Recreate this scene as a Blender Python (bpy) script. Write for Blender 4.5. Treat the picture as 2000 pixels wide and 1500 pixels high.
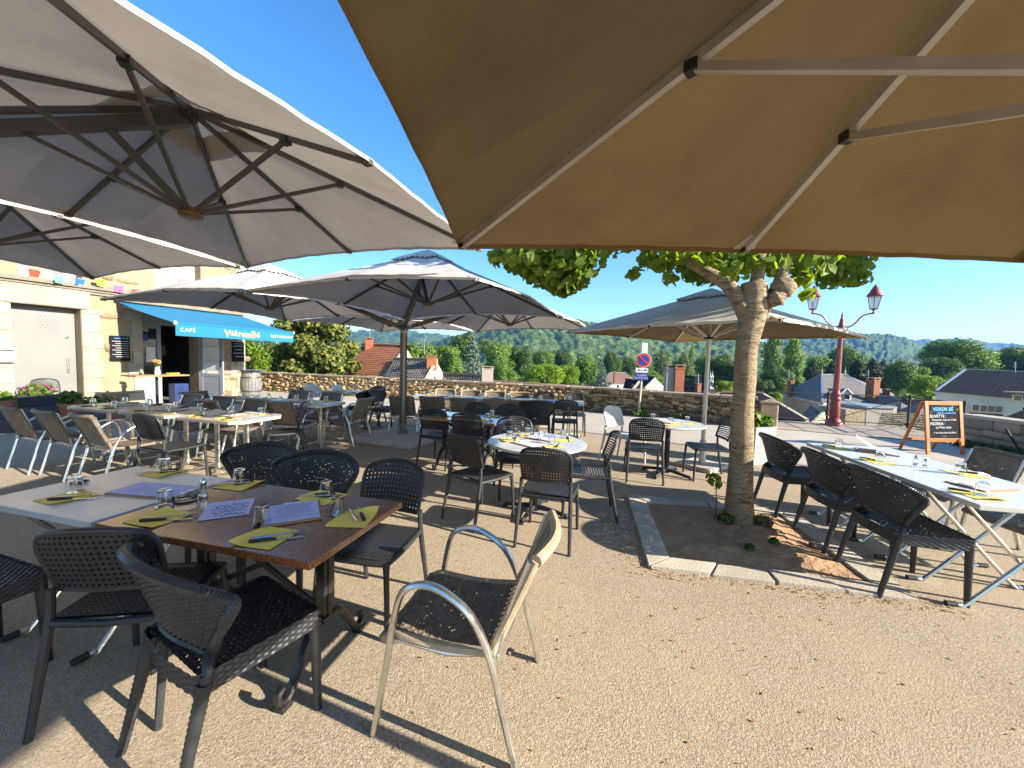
import bpy, bmesh, math, random
import numpy as np
from mathutils import Vector, Matrix
random.seed(7); RNG = np.random.default_rng(7)
PI = math.pi
for o in list(bpy.data.objects): bpy.data.objects.remove(o)
sc = bpy.context.scene
COL = sc.collection

# ------------------------------------------------------------------ camera, sky, sun, exposure
FPX, EYE = 765.0, 1.56                       # focal length in photo pixels, eye height
PITCH, ROLL = math.atan(47/765), math.atan(.028)
cam_d = bpy.data.cameras.new('camera'); cam = bpy.data.objects.new('camera', cam_d); COL.objects.link(cam)
cam_d.sensor_fit = 'HORIZONTAL'; cam_d.sensor_width = 36; cam_d.lens = 36*FPX/2000
cam_d.clip_start = .05; cam_d.clip_end = 20000
_r = Vector((1, 0, 0)); _u = Vector((0, math.sin(PITCH), math.cos(PITCH))); _f = Vector((0, math.cos(PITCH), -math.sin(PITCH)))
_x = _r*math.cos(ROLL)+_u*math.sin(ROLL); _y = -_r*math.sin(ROLL)+_u*math.cos(ROLL); _z = -_f
cam.matrix_world = Matrix(((_x.x, _y.x, _z.x, 0), (_x.y, _y.y, _z.y, 0), (_x.z, _y.z, _z.z, EYE), (0, 0, 0, 1)))
sc.camera = cam
sc.render.engine = 'CYCLES'; sc.cycles.max_bounces = 6; sc.cycles.diffuse_bounces = 4; sc.cycles.glossy_bounces = 2; sc.cycles.transmission_bounces = 6; sc.cycles.transparent_max_bounces = 8
sc.render.resolution_x, sc.render.resolution_y = 1024, 768

SUN_EL, SUN_AZ = math.radians(22.5), math.atan2(.93, -.366)      # azimuth clockwise from +Y
SUN_DIR = Vector((math.sin(SUN_AZ)*math.cos(SUN_EL), math.cos(SUN_AZ)*math.cos(SUN_EL), math.sin(SUN_EL)))
world = bpy.data.worlds.new('World'); sc.world = world; world.use_nodes = True
wn = world.node_tree; wn.nodes.clear()
sky = wn.nodes.new('ShaderNodeTexSky'); sky.sky_type = 'NISHITA'; sky.sun_disc = False
sky.sun_elevation = SUN_EL; sky.sun_rotation = SUN_AZ; sky.altitude = 150; sky.air_density = 1.0; sky.dust_density = .3; sky.ozone_density = 3.0
bg = wn.nodes.new('ShaderNodeBackground'); bg.inputs[1].default_value = .108
wo = wn.nodes.new('ShaderNodeOutputWorld')
hs_w = wn.nodes.new('ShaderNodeHueSaturation'); hs_w.inputs['Saturation'].default_value = 1.24
wn.links.new(sky.outputs[0], hs_w.inputs['Color']); wn.links.new(hs_w.outputs[0], bg.inputs[0]); wn.links.new(bg.outputs[0], wo.inputs[0])
sun_d = bpy.data.lights.new('sun', 'SUN'); sun_d.energy = 5.0; sun_d.angle = math.radians(.5); sun_d.color = (1, .90, .74)
sun = bpy.data.objects.new('sun', sun_d); COL.objects.link(sun)
sun.rotation_euler = SUN_DIR.to_track_quat('Z', 'Y').to_euler()
vs = sc.view_settings; vs.view_transform = 'Standard'; vs.look = 'None'; vs.gamma = 1; vs.exposure = 1.6; vs.use_curve_mapping = False

# ------------------------------------------------------------------ where a sight line of the photo meets the ground or a wall
def ray(px, py):
    u, v = (px-1000)/FPX, (750-py)/FPX
    return _f + _x*u + _y*v
def ATZ(px, py, z=0.0):
    d = ray(px, py); t = (z-EYE)/d.z
    return Vector((d.x*t, d.y*t, z))
def AT(px, py, Y):
    d = ray(px, py); t = Y/d.y
    return Vector((d.x*t, Y, EYE+d.z*t))

# ------------------------------------------------------------------ objects and tags
def tag(o, label=None, cat=None, group=None, kind=None):
    if label: o['label'] = label
    if cat: o['category'] = cat
    if group: o['group'] = group
    if kind: o['kind'] = kind
    return o
def link(name, data, parent=None, loc=None, rz=None):
    o = bpy.data.objects.new(name, data); COL.objects.link(o)
    if parent is not None: o.parent = parent
    if loc is not None: o.location = loc
    if rz is not None: o.rotation_euler = (0, 0, rz)
    return o
def thing(name, label, cat, loc=(0, 0, 0), rz=0, group=None):
    return tag(link(name, None, None, loc, rz), label, cat, group)
KIDS = {}
def copy_tree(o, parent=None):
    c = o.copy(); COL.objects.link(c); c.parent = parent
    for ch in list(o.children): copy_tree(ch, c)
    return c
USED = set()
def place(proto, loc, rz, label, group, cat=None):
    if proto.name not in USED: USED.add(proto.name); o = proto
    else: o = copy_tree(proto)
    o.location = loc; o.rotation_euler = (0, 0, rz); o['label'] = label
    if group: o['group'] = group
    elif 'group' in o: del o['group']
    return o
def head(fx, fy): return math.atan2(-fx, fy)      # rotation that turns local +Y to (fx, fy)

# ------------------------------------------------------------------ mesh builder
class MB:
    def __init__(s): s.v = []; s.f = []
    def add(s, vs_, fs_):
        k = len(s.v); s.v += [tuple(p) for p in vs_]; s.f += [tuple(i+k for i in f) for f in fs_]; return s
    def box(s, c, d, rz=0, m=None):
        hx, hy, hz = d[0]/2, d[1]/2, d[2]/2; P = []
        for z in (-hz, hz):
            for x, y in ((-hx, -hy), (hx, -hy), (hx, hy), (-hx, hy)):
                p = Vector((x, y, z))
                if m is not None: p = m @ p
                if rz: p = Matrix.Rotation(rz, 3, 'Z') @ p
                P.append(p+Vector(c))
        return s.add(P, [(3, 2, 1, 0), (4, 5, 6, 7), (0, 1, 5, 4), (1, 2, 6, 5), (2, 3, 7, 6), (3, 0, 4, 7)])
    def bar(s, a, b, w, h=None, up=(0, 0, 1)):
        a, b = Vector(a), Vector(b); h = h or w; d = (b-a).normalized(); u = Vector(up)
        if abs(d.dot(u)) > .98: u = Vector((0, 1, 0))
        r = d.cross(u).normalized(); u = r.cross(d); P = []
        for q in (a, b):
            for x, y in ((-1, -1), (1, -1), (1, 1), (-1, 1)): P.append(q+r*x*w/2+u*y*h/2)
        return s.add(P, [(3, 2, 1, 0), (4, 5, 6, 7), (0, 1, 5, 4), (1, 2, 6, 5), (2, 3, 7, 6), (3, 0, 4, 7)])
    def tube(s, pts, r, n=8, flat=1.0, cap=True, up=(0, 0, 1), closed=False):
        pts = [Vector(p) for p in pts]; m = len(pts)
        rr = [r]*m if not hasattr(r, '__len__') else r
        k = len(s.v); ref = None
        for i, p in enumerate(pts):
            if closed: t = pts[(i+1) % m]-pts[i-1]
            else: t = pts[min(i+1, m-1)]-pts[max(i-1, 0)]
            t.normalize()
            if ref is None:
                u = Vector(up)
                if abs(t.dot(u)) > .95: u = Vector((0, 1, 0))
                ref = t.cross(u).normalized()
            ref = (ref-t*ref.dot(t)).normalized(); w = t.cross(ref)
            for j in range(n):
                a = 2*PI*j/n; s.v.append(tuple(p+ref*math.cos(a)*rr[i]*flat+w*math.sin(a)*rr[i]))
        for i in range(m-1 if not closed else m):
            for j in range(n):
                a, b = k+i*n, k+((i+1) % m)*n
                s.f.append((a+j, a+(j+1) % n, b+(j+1) % n, b+j))
        if cap and not closed:
            s.f.append(tuple(k+j for j in reversed(range(n)))); s.f.append(tuple(k+(m-1)*n+j for j in range(n)))
        return s
    def lathe(s, prof, n=16, c=(0, 0, 0)):
        k = len(s.v)
        for r, z in prof:
            for j in range(n):
                a = 2*PI*j/n; s.v.append((c[0]+r*math.cos(a), c[1]+r*math.sin(a), c[2]+z))
        for i in range(len(prof)-1):
            for j in range(n): s.f.append((k+i*n+j, k+i*n+(j+1) % n, k+(i+1)*n+(j+1) % n, k+(i+1)*n+j))
        if prof[0][0] > 1e-5: s.f.append(tuple(k+j for j in reversed(range(n))))
        if prof[-1][0] > 1e-5: s.f.append(tuple(k+(len(prof)-1)*n+j for j in range(n)))
        return s
    def prism(s, poly, z0, z1, m=None):
        n = len(poly); P = [(x, y, z0) for x, y in poly]+[(x, y, z1) for x, y in poly]
        if m is not None: P = [tuple(m @ Vector(p)) for p in P]
        return s.add(P, [tuple(reversed(range(n))), tuple(range(n, 2*n))]+[(i, (i+1) % n, n+(i+1) % n, n+i) for i in range(n)])
    def grid(s, P, flip=False, mask=None):
        nv, nu = len(P), len(P[0]); k = len(s.v)
        for row in P: s.v += [tuple(p) for p in row]
        for j in range(nv-1):
            for i in range(nu-1):
                if mask is not None and not mask[j][i]: continue
                q = (k+j*nu+i, k+j*nu+i+1, k+(j+1)*nu+i+1, k+(j+1)*nu+i)
                s.f.append(q[::-1] if flip else q)
        return s
    def mesh(s, name, smooth=False, bevel=0, merge=False, seg=2):
        me = bpy.data.meshes.new(name); me.from_pydata(s.v, [], s.f)
        if bevel or merge:
            bm = bmesh.new(); bm.from_mesh(me)
            if merge: bmesh.ops.remove_doubles(bm, verts=bm.verts, dist=1e-5)
            if bevel:
                es = [e for e in bm.edges if len(e.link_faces) == 2 and e.calc_face_angle(0) > .6]
                bmesh.ops.bevel(bm, geom=es, offset=bevel, segments=seg, affect='EDGES', profile=.6)
            bmesh.ops.recalc_face_normals(bm, faces=bm.faces)
            bm.to_mesh(me); bm.free()
        if smooth:
            me.polygons.foreach_set('use_smooth', [True]*len(me.polygons))
            if smooth != 'all':
                try: me.set_sharp_from_angle(angle=math.radians(40))
                except Exception: pass
        me.update(); return me
    def build(s, name, m, parent=None, smooth=False, bevel=0, merge=False, loc=None, rz=None, seg=2):
        me = s.mesh(name, smooth, bevel, merge, seg); me.materials.append(m)
        return link(name, me, parent, loc, rz)
def np_mesh(name, V, F, m, smooth=False):
    me = bpy.data.meshes.new(name); V = np.asarray(V, dtype=np.float32); F = np.asarray(F, dtype=np.int32)
    n, k = F.shape
    me.vertices.add(len(V)); me.vertices.foreach_set('co', V.ravel())
    me.loops.add(n*k); me.loops.foreach_set('vertex_index', F.ravel())
    me.polygons.add(n); me.polygons.foreach_set('loop_start', np.arange(n, dtype=np.int32)*k)
    try: me.polygons.foreach_set('loop_total', np.full(n, k, dtype=np.int32))
    except Exception: pass
    if smooth: me.polygons.foreach_set('use_smooth', np.ones(n, dtype=bool))
    me.update(calc_edges=True); me.validate(); me.materials.append(m); return me
def text_mesh(body, size, m, extrude=.001, bold=0, align='CENTER', shear=0, spacing=1.0):
    cu = bpy.data.curves.new('t', 'FONT'); cu.body = body; cu.size = size; cu.extrude = extrude; cu.align_x = align; cu.align_y = 'CENTER'
    cu.offset = bold; cu.shear = shear; cu.space_character = spacing; cu.resolution_u = 3
    ob = bpy.data.objects.new('t', cu); COL.objects.link(ob)
    me = bpy.data.meshes.new_from_object(ob.evaluated_get(bpy.context.evaluated_depsgraph_get()))
    bpy.data.objects.remove(ob); me.materials.clear(); me.materials.append(m); return me
def frame_mat(o, x, z):       # rotation with local X along x and local Y along z (text lies in XY)
    x = Vector(x).normalized(); y = Vector(z).normalized(); w = x.cross(y)
    return Matrix(((x.x, y.x, w.x, o[0]), (x.y, y.y, w.y, o[1]), (x.z, y.z, w.z, o[2]), (0, 0, 0, 1)))

# ------------------------------------------------------------------ materials
M = {}
def nm(name):
    m = bpy.data.materials.new(name); m.use_nodes = True; nt = m.node_tree; nt.nodes.clear()
    out = nt.nodes.new('ShaderNodeOutputMaterial'); b = nt.nodes.new('ShaderNodeBsdfPrincipled'); nt.links.new(b.outputs[0], out.inputs[0])
    M[name] = m; return m, nt, b, out
def N(nt, t, **kw):
    n = nt.nodes.new(t)
    for k, v in kw.items():
        if k in n.inputs: n.inputs[k].default_value = v
        else: setattr(n, k, v)
    return n
def coords(nt, kind='Object'):
    return N(nt, 'ShaderNodeTexCoord').outputs[kind]
def ramp(nt, fac, stops):
    r = N(nt, 'ShaderNodeValToRGB'); e = r.color_ramp.elements
    while len(e) < len(stops): e.new(.5)
    for i, (p, c) in enumerate(stops): e[i].position = p; e[i].color = (*c, 1) if len(c) == 3 else c
    nt.links.new(fac, r.inputs[0]); return r.outputs[0]
def mixc(nt, fac, a, b, mode='MIX'):
    n = N(nt, 'ShaderNodeMix', data_type='RGBA', blend_type=mode)
    for s, x in ((n.inputs[0], fac), (n.inputs[6], a), (n.inputs[7], b)):
        if isinstance(x, (int, float)): s.default_value = x
        elif isinstance(x, tuple): s.default_value = (*x, 1)
        else: nt.links.new(x, s)
    return n.outputs[2]
def mathn(nt, op, a, b=0.0):
    n = N(nt, 'ShaderNodeMath', operation=op)
    for s, x in ((n.inputs[0], a), (n.inputs[1], b)):
        if isinstance(x, (int, float)): s.default_value = x
        else: nt.links.new(x, s)
    return n.outputs[0]
def pm(name, c1, c2=None, scale=6, rough=.6, bump=0, bscale=40, metal=0, rnd=0, detail=5, space='Object', spec=.5, coat=0, bdist=.01, roughvar=.12):
    m, nt, b, out = nm(name); c2 = c2 or tuple(x*.8 for x in c1); co = coords(nt, space)
    n = N(nt, 'ShaderNodeTexNoise', Scale=scale, Detail=detail, Roughness=.6); nt.links.new(co, n.inputs['Vector'])
    col = ramp(nt, n.outputs[0], [(.3, c2), (.7, c1)])
    if rnd:
        oi = N(nt, 'ShaderNodeObjectInfo'); hs = N(nt, 'ShaderNodeHueSaturation')
        v = mathn(nt, 'MULTIPLY_ADD', oi.outputs['Random'], 2*rnd); nt.nodes[-1].inputs[2].default_value = 1-rnd
        nt.links.new(v, hs.inputs['Value']); nt.links.new(col, hs.inputs['Color']); col = hs.outputs[0]
        h = mathn(nt, 'MULTIPLY_ADD', mathn(nt, 'FRACT', mathn(nt, 'MULTIPLY', oi.outputs['Random'], 17.3)), rnd*.06); nt.nodes[-1].inputs[2].default_value = .5-rnd*.03
        nt.links.new(h, hs.inputs['Hue'])
    nt.links.new(col, b.inputs['Base Color'])
    rg = ramp(nt, n.outputs[0], [(.25, (max(0, rough-roughvar),)*3), (.75, (min(1, rough+roughvar),)*3)]); nt.links.new(rg, b.inputs['Roughness'])
    b.inputs['Metallic'].default_value = metal; b.inputs['Specular IOR Level'].default_value = spec
    if coat: b.inputs['Coat Weight'].default_value = coat; b.inputs['Coat Roughness'].default_value = .12
    if bump:
        n2 = N(nt, 'ShaderNodeTexNoise', Scale=bscale, Detail=6); nt.links.new(co, n2.inputs['Vector'])
        bp = N(nt, 'ShaderNodeBump', Strength=bump, Distance=bdist); nt.links.new(n2.outputs[0], bp.inputs['Height']); nt.links.new(bp.outputs[0], b.inputs['Normal'])
    return m
def leafmat(name, c1, c2, trans=.35, scale=1.2, hue=0.0, tcol=None):
    m, nt, b, out = nm(name); co = coords(nt)
    n = N(nt, 'ShaderNodeTexNoise', Scale=scale, Detail=4); nt.links.new(co, n.inputs['Vector'])
    oi = N(nt, 'ShaderNodeObjectInfo')
    col = ramp(nt, n.outputs[0], [(.35, c2), (.65, c1)])
    hs = N(nt, 'ShaderNodeHueSaturation'); nt.links.new(col, hs.inputs['Color'])
    v = mathn(nt, 'MULTIPLY_ADD', oi.outputs['Random'], .35); nt.nodes[-1].inputs[2].default_value = .83; nt.links.new(v, hs.inputs['Value'])
    nt.links.new(hs.outputs[0], b.inputs['Base Color']); b.inputs['Roughness'].default_value = .55; b.inputs['Specular IOR Level'].default_value = .3
    tr = N(nt, 'ShaderNodeBsdfTranslucent'); tcl = mixc(nt, 1.0, hs.outputs[0], tcol or (1.4, 1.5, .5), 'MULTIPLY'); nt.links.new(tcl, tr.inputs[0])
    mx = N(nt, 'ShaderNodeMixShader'); mx.inputs[0].default_value = trans
    nt.links.new(b.outputs[0], mx.inputs[1]); nt.links.new(tr.outputs[0], mx.inputs[2]); nt.links.new(mx.outputs[0], out.inputs[0])
    return m

def ground_mat():
    m, nt, b, out = nm('exposed_aggregate'); co = coords(nt)
    wrp = N(nt, 'ShaderNodeTexNoise', Scale=90, Detail=2); nt.links.new(co, wrp.inputs['Vector']); cw = mixc(nt, .012, co, wrp.outputs['Color'])
    v = N(nt, 'ShaderNodeTexVoronoi', Scale=150, Randomness=1); nt.links.new(cw, v.inputs['Vector'])
    v2 = N(nt, 'ShaderNodeTexVoronoi', Scale=75); nt.links.new(cw, v2.inputs['Vector'])
    big = N(nt, 'ShaderNodeTexNoise', Scale=.55, Detail=6, Roughness=.6); nt.links.new(co, big.inputs['Vector'])
    mid = N(nt, 'ShaderNodeTexNoise', Scale=3.2, Detail=8, Roughness=.72); nt.links.new(co, mid.inputs['Vector'])
    fine = N(nt, 'ShaderNodeTexNoise', Scale=125, Detail=4, Roughness=.75); nt.links.new(co, fine.inputs['Vector'])
    sep = N(nt, 'ShaderNodeSeparateColor'); nt.links.new(v.outputs['Color'], sep.inputs[0])
    stone = ramp(nt, sep.outputs[0], [(0, (.20, .152, .098)), (.3, (.305, .243, .167)), (.65, (.40, .33, .237)), (1, (.51, .44, .335))])
    pit = ramp(nt, fine.outputs[0], [(.34, (1,)*3), (.46, (0,)*3)])
    col = mixc(nt, mathn(nt, 'MULTIPLY', pit, .55), stone, (.15, .115, .075))
    col = mixc(nt, ramp(nt, v2.outputs['Distance'], [(.35, (0,)*3), (.8, (.45,)*3)]), col, (.30, .24, .17))
    # paler trodden paths, greyer dusty patches, warm dirt
    col = mixc(nt, ramp(nt, big.outputs[0], [(.40, (0,)*3), (.66, (.42,)*3)]), col, (.43, .355, .255))
    col = mixc(nt, ramp(nt, mid.outputs[0], [(.44, (0,)*3), (.66, (.40,)*3)]), col, (.36, .29, .21))
    b2 = N(nt, 'ShaderNodeTexNoise', Scale=1.3, Detail=5, Roughness=.65); mp = N(nt, 'ShaderNodeMapping'); mp.inputs['Location'].default_value = (7, 3, 0); nt.links.new(co, mp.inputs[0]); nt.links.new(mp.outputs[0], b2.inputs['Vector'])
    col = mixc(nt, ramp(nt, b2.outputs[0], [(.52, (0,)*3), (.70, (.38,)*3)]), col, (.46, .34, .22))
    # rusty leaf crumbs lying in patches
    pat = N(nt, 'ShaderNodeTexNoise', Scale=.9, Detail=4); nt.links.new(co, pat.inputs['Vector'])
    cr = N(nt, 'ShaderNodeTexNoise', Scale=46, Detail=5, Roughness=.8); nt.links.new(co, cr.inputs['Vector'])
    k = mathn(nt, 'MULTIPLY', ramp(nt, pat.outputs[0], [(.52, (0, 0, 0)), (.66, (1, 1, 1))]), ramp(nt, cr.outputs[0], [(.54, (0, 0, 0)), (.62, (1, 1, 1))]))
    col = mixc(nt, mathn(nt, 'MULTIPLY', k, .75), col, (.33, .14, .05))
    wv = N(nt, 'ShaderNodeTexVoronoi', Scale=.33, feature='DISTANCE_TO_EDGE'); dn = N(nt, 'ShaderNodeTexNoise', Scale=2.2, Detail=6)
    nt.links.new(co, dn.inputs['Vector']); wp = mixc(nt, .22, co, dn.outputs['Color']); nt.links.new(wp, wv.inputs['Vector'])
    ck = ramp(nt, wv.outputs['Distance'], [(0, (1, 1, 1)), (.004, (0, 0, 0))])
    col = mixc(nt, mathn(nt, 'MULTIPLY', ck, .16), col, (.15, .10, .06))
    nt.links.new(col, b.inputs['Base Color']); b.inputs['Roughness'].default_value = .9; b.inputs['Specular IOR Level'].default_value = .2
    h = mathn(nt, 'ADD', mathn(nt, 'MULTIPLY', v.outputs['Distance'], -.8), mathn(nt, 'MULTIPLY', v2.outputs['Distance'], -.6))
    h = mathn(nt, 'ADD', h, mathn(nt, 'MULTIPLY', mid.outputs[0], 1.2)); h = mathn(nt, 'ADD', h, mathn(nt, 'MULTIPLY', pit, -.5))
    bp = N(nt, 'ShaderNodeBump', Strength=.6, Distance=.005); nt.links.new(h, bp.inputs['Height']); nt.links.new(bp.outputs[0], b.inputs['Normal'])
    return m
ground_mat()
def canopy_mat(name, top, under, trans, tcol):
    m, nt, b, out = nm(name); co = coords(nt)
    n = N(nt, 'ShaderNodeTexNoise', Scale=1.3, Detail=6, Roughness=.6); nt.links.new(co, n.inputs['Vector'])
    w = N(nt, 'ShaderNodeTexNoise', Scale=60, Detail=3, Roughness=.7); nt.links.new(co, w.inputs['Vector'])
    g = N(nt, 'ShaderNodeNewGeometry')
    var = ramp(nt, n.outputs[0], [(.28, (.74, .73, .71)), (.5, (.93, .93, .92)), (.7, (1, 1, 1))])
    var2 = ramp(nt, w.outputs[0], [(.3, (.87,)*3), (.7, (1.0,)*3)])
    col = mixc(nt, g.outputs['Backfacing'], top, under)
    col = mixc(nt, 1.0, mixc(nt, 1.0, col, var, 'MULTIPLY'), var2, 'MULTIPLY')
    nt.links.new(col, b.inputs['Base Color']); b.inputs['Roughness'].default_value = .9; b.inputs['Specular IOR Level'].default_value = .15
    tr = N(nt, 'ShaderNodeBsdfTranslucent'); tc = mixc(nt, 1.0, var, tcol, 'MULTIPLY'); nt.links.new(tc, tr.inputs[0])
    mx = N(nt, 'ShaderNodeMixShader'); mx.inputs[0].default_value = trans
    nt.links.new(b.outputs[0], mx.inputs[1]); nt.links.new(tr.outputs[0], mx.inputs[2]); nt.links.new(mx.outputs[0], out.inputs[0])
    bp = N(nt, 'ShaderNodeBump', Strength=.25, Distance=.02)
    s = mathn(nt, 'ADD', n.outputs[0], mathn(nt, 'MULTIPLY', w.outputs[0], .06)); nt.links.new(s, bp.inputs['Height']); nt.links.new(bp.outputs[0], b.inputs['Normal'])
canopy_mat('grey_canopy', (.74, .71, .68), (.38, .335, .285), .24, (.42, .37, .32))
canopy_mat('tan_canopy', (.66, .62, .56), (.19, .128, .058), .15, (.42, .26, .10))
pm('grey_metal', (.075, .068, .06), (.055, .05, .045), 4, .45, metal=.0)
pm('pole_grey', (.22, .205, .19), (.17, .16, .15), 3, .4, metal=.6)
pm('base_steel', (.44, .42, .39), (.37, .35, .33), 3, .6)
pm('pale_metal', (.52, .49, .44), (.44, .41, .36), 5, .42, metal=.35)
pm('black_plastic', (.02, .02, .022), (.012, .012, .013), 10, .5)
pm('dark_resin', (.028, .029, .032), (.02, .021, .024), 30, .48, spec=.4, bump=.12, bscale=300, bdist=.002, rnd=.18)
pm('dark_wicker', (.024, .027, .032), (.014, .016, .019), 20, .40, bump=.15, bscale=240, bdist=.002, rnd=.18)
pm('sunglare_resin', (.62, .62, .60), (.5, .5, .48), 10, .5)  # dark chairs caught by sun glare, the brightness put into the colour
pm('aluminium', (.70, .68, .64), (.60, .58, .55), 12, .28, metal=.95)
pm('brushed_steel', (.60, .60, .60), (.5, .5, .5), 20, .22, metal=1.0)
pm('brown_wicker', (.24, .19, .14), (.10, .078, .058), 26, .6, bump=.3, bscale=120, bdist=.003, rnd=.25)
pm('tan_cane', (.42, .33, .22), (.30, .22, .14), 22, .5, bump=.4, bscale=90, bdist=.003)
pm('cast_iron', (.016, .016, .017), (.010, .010, .010), 14, .38, bump=.2, bscale=80, bdist=.003)
def burl():
    m, nt, b, out = nm('burl_laminate'); co = coords(nt)
    n = N(nt, 'ShaderNodeTexNoise', Scale=24, Detail=8, Roughness=.7, Distortion=2.2); nt.links.new(co, n.inputs['Vector'])
    n2 = N(nt, 'ShaderNodeTexNoise', Scale=5, Detail=4, Distortion=1); nt.links.new(co, n2.inputs['Vector'])
    c = ramp(nt, n.outputs[0], [(.3, (.075, .024, .009)), (.5, (.24, .085, .028)), (.72, (.44, .18, .062))])
    c = mixc(nt, ramp(nt, n2.outputs[0], [(.35, (0,)*3), (.7, (.5,)*3)]), c, (.19, .066, .023))
    nt.links.new(c, b.inputs['Base Color']); b.inputs['Roughness'].default_value = .2; b.inputs['Specular IOR Level'].default_value = .8; b.inputs['Coat Weight'].default_value = .8; b.inputs['Coat Roughness'].default_value = .16
burl()
pm('white_laminate', (.84, .80, .72), (.76, .72, .65), 4, .32, bump=.05, bscale=14)
pm('white_laminate_sun', (.57, .575, .53), (.50, .505, .465), 4, .3, bump=.05, bscale=14)  # white laminate dimmed for the sunlit tables; the shaded one keeps its lighter copy
pm('hub_brass', (.20, .12, .05), (.12, .07, .03), 30, .5, metal=.4)
pm('white_edge', (.50, .55, .57), (.38, .43, .46), 9, .4)
def planks():
    m, nt, b, out = nm('plank_laminate'); co = coords(nt); mp = N(nt, 'ShaderNodeMapping'); mp.inputs['Scale'].default_value = (1.1, 9, 1); nt.links.new(co, mp.inputs[0])
    n = N(nt, 'ShaderNodeTexNoise', Scale=2.4, Detail=7, Roughness=.65); nt.links.new(mp.outputs[0], n.inputs['Vector'])
    wv = N(nt, 'ShaderNodeTexVoronoi', Scale=1.0, feature='F1'); mp2 = N(nt, 'ShaderNodeMapping'); mp2.inputs['Scale'].default_value = (1.6, 8, 1); nt.links.new(co, mp2.inputs[0]); nt.links.new(mp2.outputs[0], wv.inputs['Vector'])
    sp = N(nt, 'ShaderNodeSeparateColor'); nt.links.new(wv.outputs['Color'], sp.inputs[0])
    c = ramp(nt, n.outputs[0], [(.3, (.30, .25, .18)), (.55, (.50, .44, .36)), (.75, (.62, .58, .52))])
    c = mixc(nt, .35, c, ramp(nt, sp.outputs[0], [(0, (.26, .21, .15)), (1, (.66, .62, .56))]))
    nt.links.new(c, b.inputs['Base Color']); b.inputs['Roughness'].default_value = .3
planks()
def marble():
    m, nt, b, out = nm('marble_laminate'); co = coords(nt)
    n = N(nt, 'ShaderNodeTexNoise', Scale=5, Detail=8, Roughness=.65, Distortion=1.6); nt.links.new(co, n.inputs['Vector'])
    c = ramp(nt, n.outputs[0], [(.3, (.32, .32, .30)), (.5, (.50, .49, .455)), (.75, (.56, .545, .51))]); nt.links.new(c, b.inputs['Base Color']); b.inputs['Roughness'].default_value = .22
marble()
pm('yellow_paper', (.96, .74, .15), (.92, .70, .13), 8, .85, bump=.1, bscale=30)
pm('lilac_paper', (.58, .60, .90), (.54, .56, .86), 5, .7, bump=.06, bscale=10)
pm('white_paper', (.70, .69, .68), (.64, .63, .62), 6, .8)
pm('ink', (.03, .03, .06), (.02, .02, .04), 5, .8)
pm('clip_wood', (.42, .22, .10), (.33, .16, .07), 12, .55)
def glassm():
    m, nt, b, out = nm('clear_glass'); b.inputs['Transmission Weight'].default_value = 1; b.inputs['Roughness'].default_value = .02; b.inputs['IOR'].default_value = 1.45; b.inputs['Base Color'].default_value = (.97, .99, .99, 1)
    m, nt, b, out = nm('window_glass'); b.inputs['Base Color'].default_value = (.02, .022, .024, 1); b.inputs['Roughness'].default_value = .06; b.inputs['Specular IOR Level'].default_value = .8
    m, nt, b, out = nm('thin_glass'); b.inputs['Base Color'].default_value = (.9, .95, .95, 1); b.inputs['Roughness'].default_value = .04; b.inputs['Alpha'].default_value = .38; b.inputs['Specular IOR Level'].default_value = 1.0
    m, nt, b, out = nm('frosted_glass'); b.inputs['Base Color'].default_value = (.62, .70, .76, 1); b.inputs['Roughness'].default_value = .35; b.inputs['Alpha'].default_value = .6
glassm()
pm('soil', (.46, .29, .165), (.30, .18, .095), 7, .95, bump=.9, bscale=22, bdist=.03)
pm('kerb_stone', (.50, .44, .355), (.40, .35, .275), 5, .85, bump=.4, bscale=60, rnd=.12)
pm('road_asphalt', (.45, .395, .32), (.37, .32, .255), 1.1, .85, bump=.35, bscale=160, bdist=.003, detail=9)
pm('paving_slab', (.36, .30, .235), (.27, .225, .17), 1.7, .85, bump=.3, bscale=40, rnd=.12, detail=8)
pm('rubble_stone', (.48, .335, .175), (.20, .138, .08), 4, .92, bump=1, bscale=16, bdist=.03, rnd=.6, detail=8)
pm('rubble_mortar', (.11, .08, .052), (.055, .04, .027), 4, .95, bump=.8, bscale=14, bdist=.03)
pm('lichen_cap', (.34, .255, .165), (.20, .155, .11), 2.6, .92, bump=.8, bscale=18, bdist=.02, rnd=.15, detail=9)
pm('pale_stone', (.36, .28, .19), (.24, .185, .125), 4, .9, bump=.7, bscale=14, bdist=.02, rnd=.3, detail=8)
pm('pale_mortar', (.20, .16, .115), (.13, .105, .075), 4, .95, bump=.6, bscale=20)
pm('facade_render', (.34, .265, .165), (.25, .185, .11), 2.2, .92, bump=.5, bscale=22, bdist=.02, detail=9)
pm('facade_stone', (.36, .275, .175), (.18, .125, .075), 3.5, .9, bump=.7, bscale=14, bdist=.02, rnd=.45, detail=8)
pm('ashlar', (.40, .345, .255), (.30, .255, .185), 2.2, .88, bump=.4, bscale=22, rnd=.14, detail=8)
pm('cornice_stone', (.25, .215, .17), (.15, .13, .10), 4, .92, bump=.6, bscale=26, detail=8)
pm('door_paint', (.185, .19, .188), (.165, .17, .168), 2, .5)
pm('frame_paint', (.25, .285, .315), (.22, .25, .28), 3, .45)
pm('slate_board', (.014, .017, .022), (.010, .012, .016), 4, .8, spec=.08)
pm('chalk_white', (.72, .72, .70), (.6, .6, .58), 40, .9)
pm('chalk_blue', (.13, .42, .85), (.1, .35, .75), 40, .9)
pm('chalk_green', (.22, .55, .25), (.16, .45, .18), 40, .9)
pm('orange_wood', (.58, .17, .035), (.46, .12, .025), 7, .5, bump=.1)
pm('awning_blue', (.0025, .15, .30), (.002, .135, .275), 2, .8)
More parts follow.
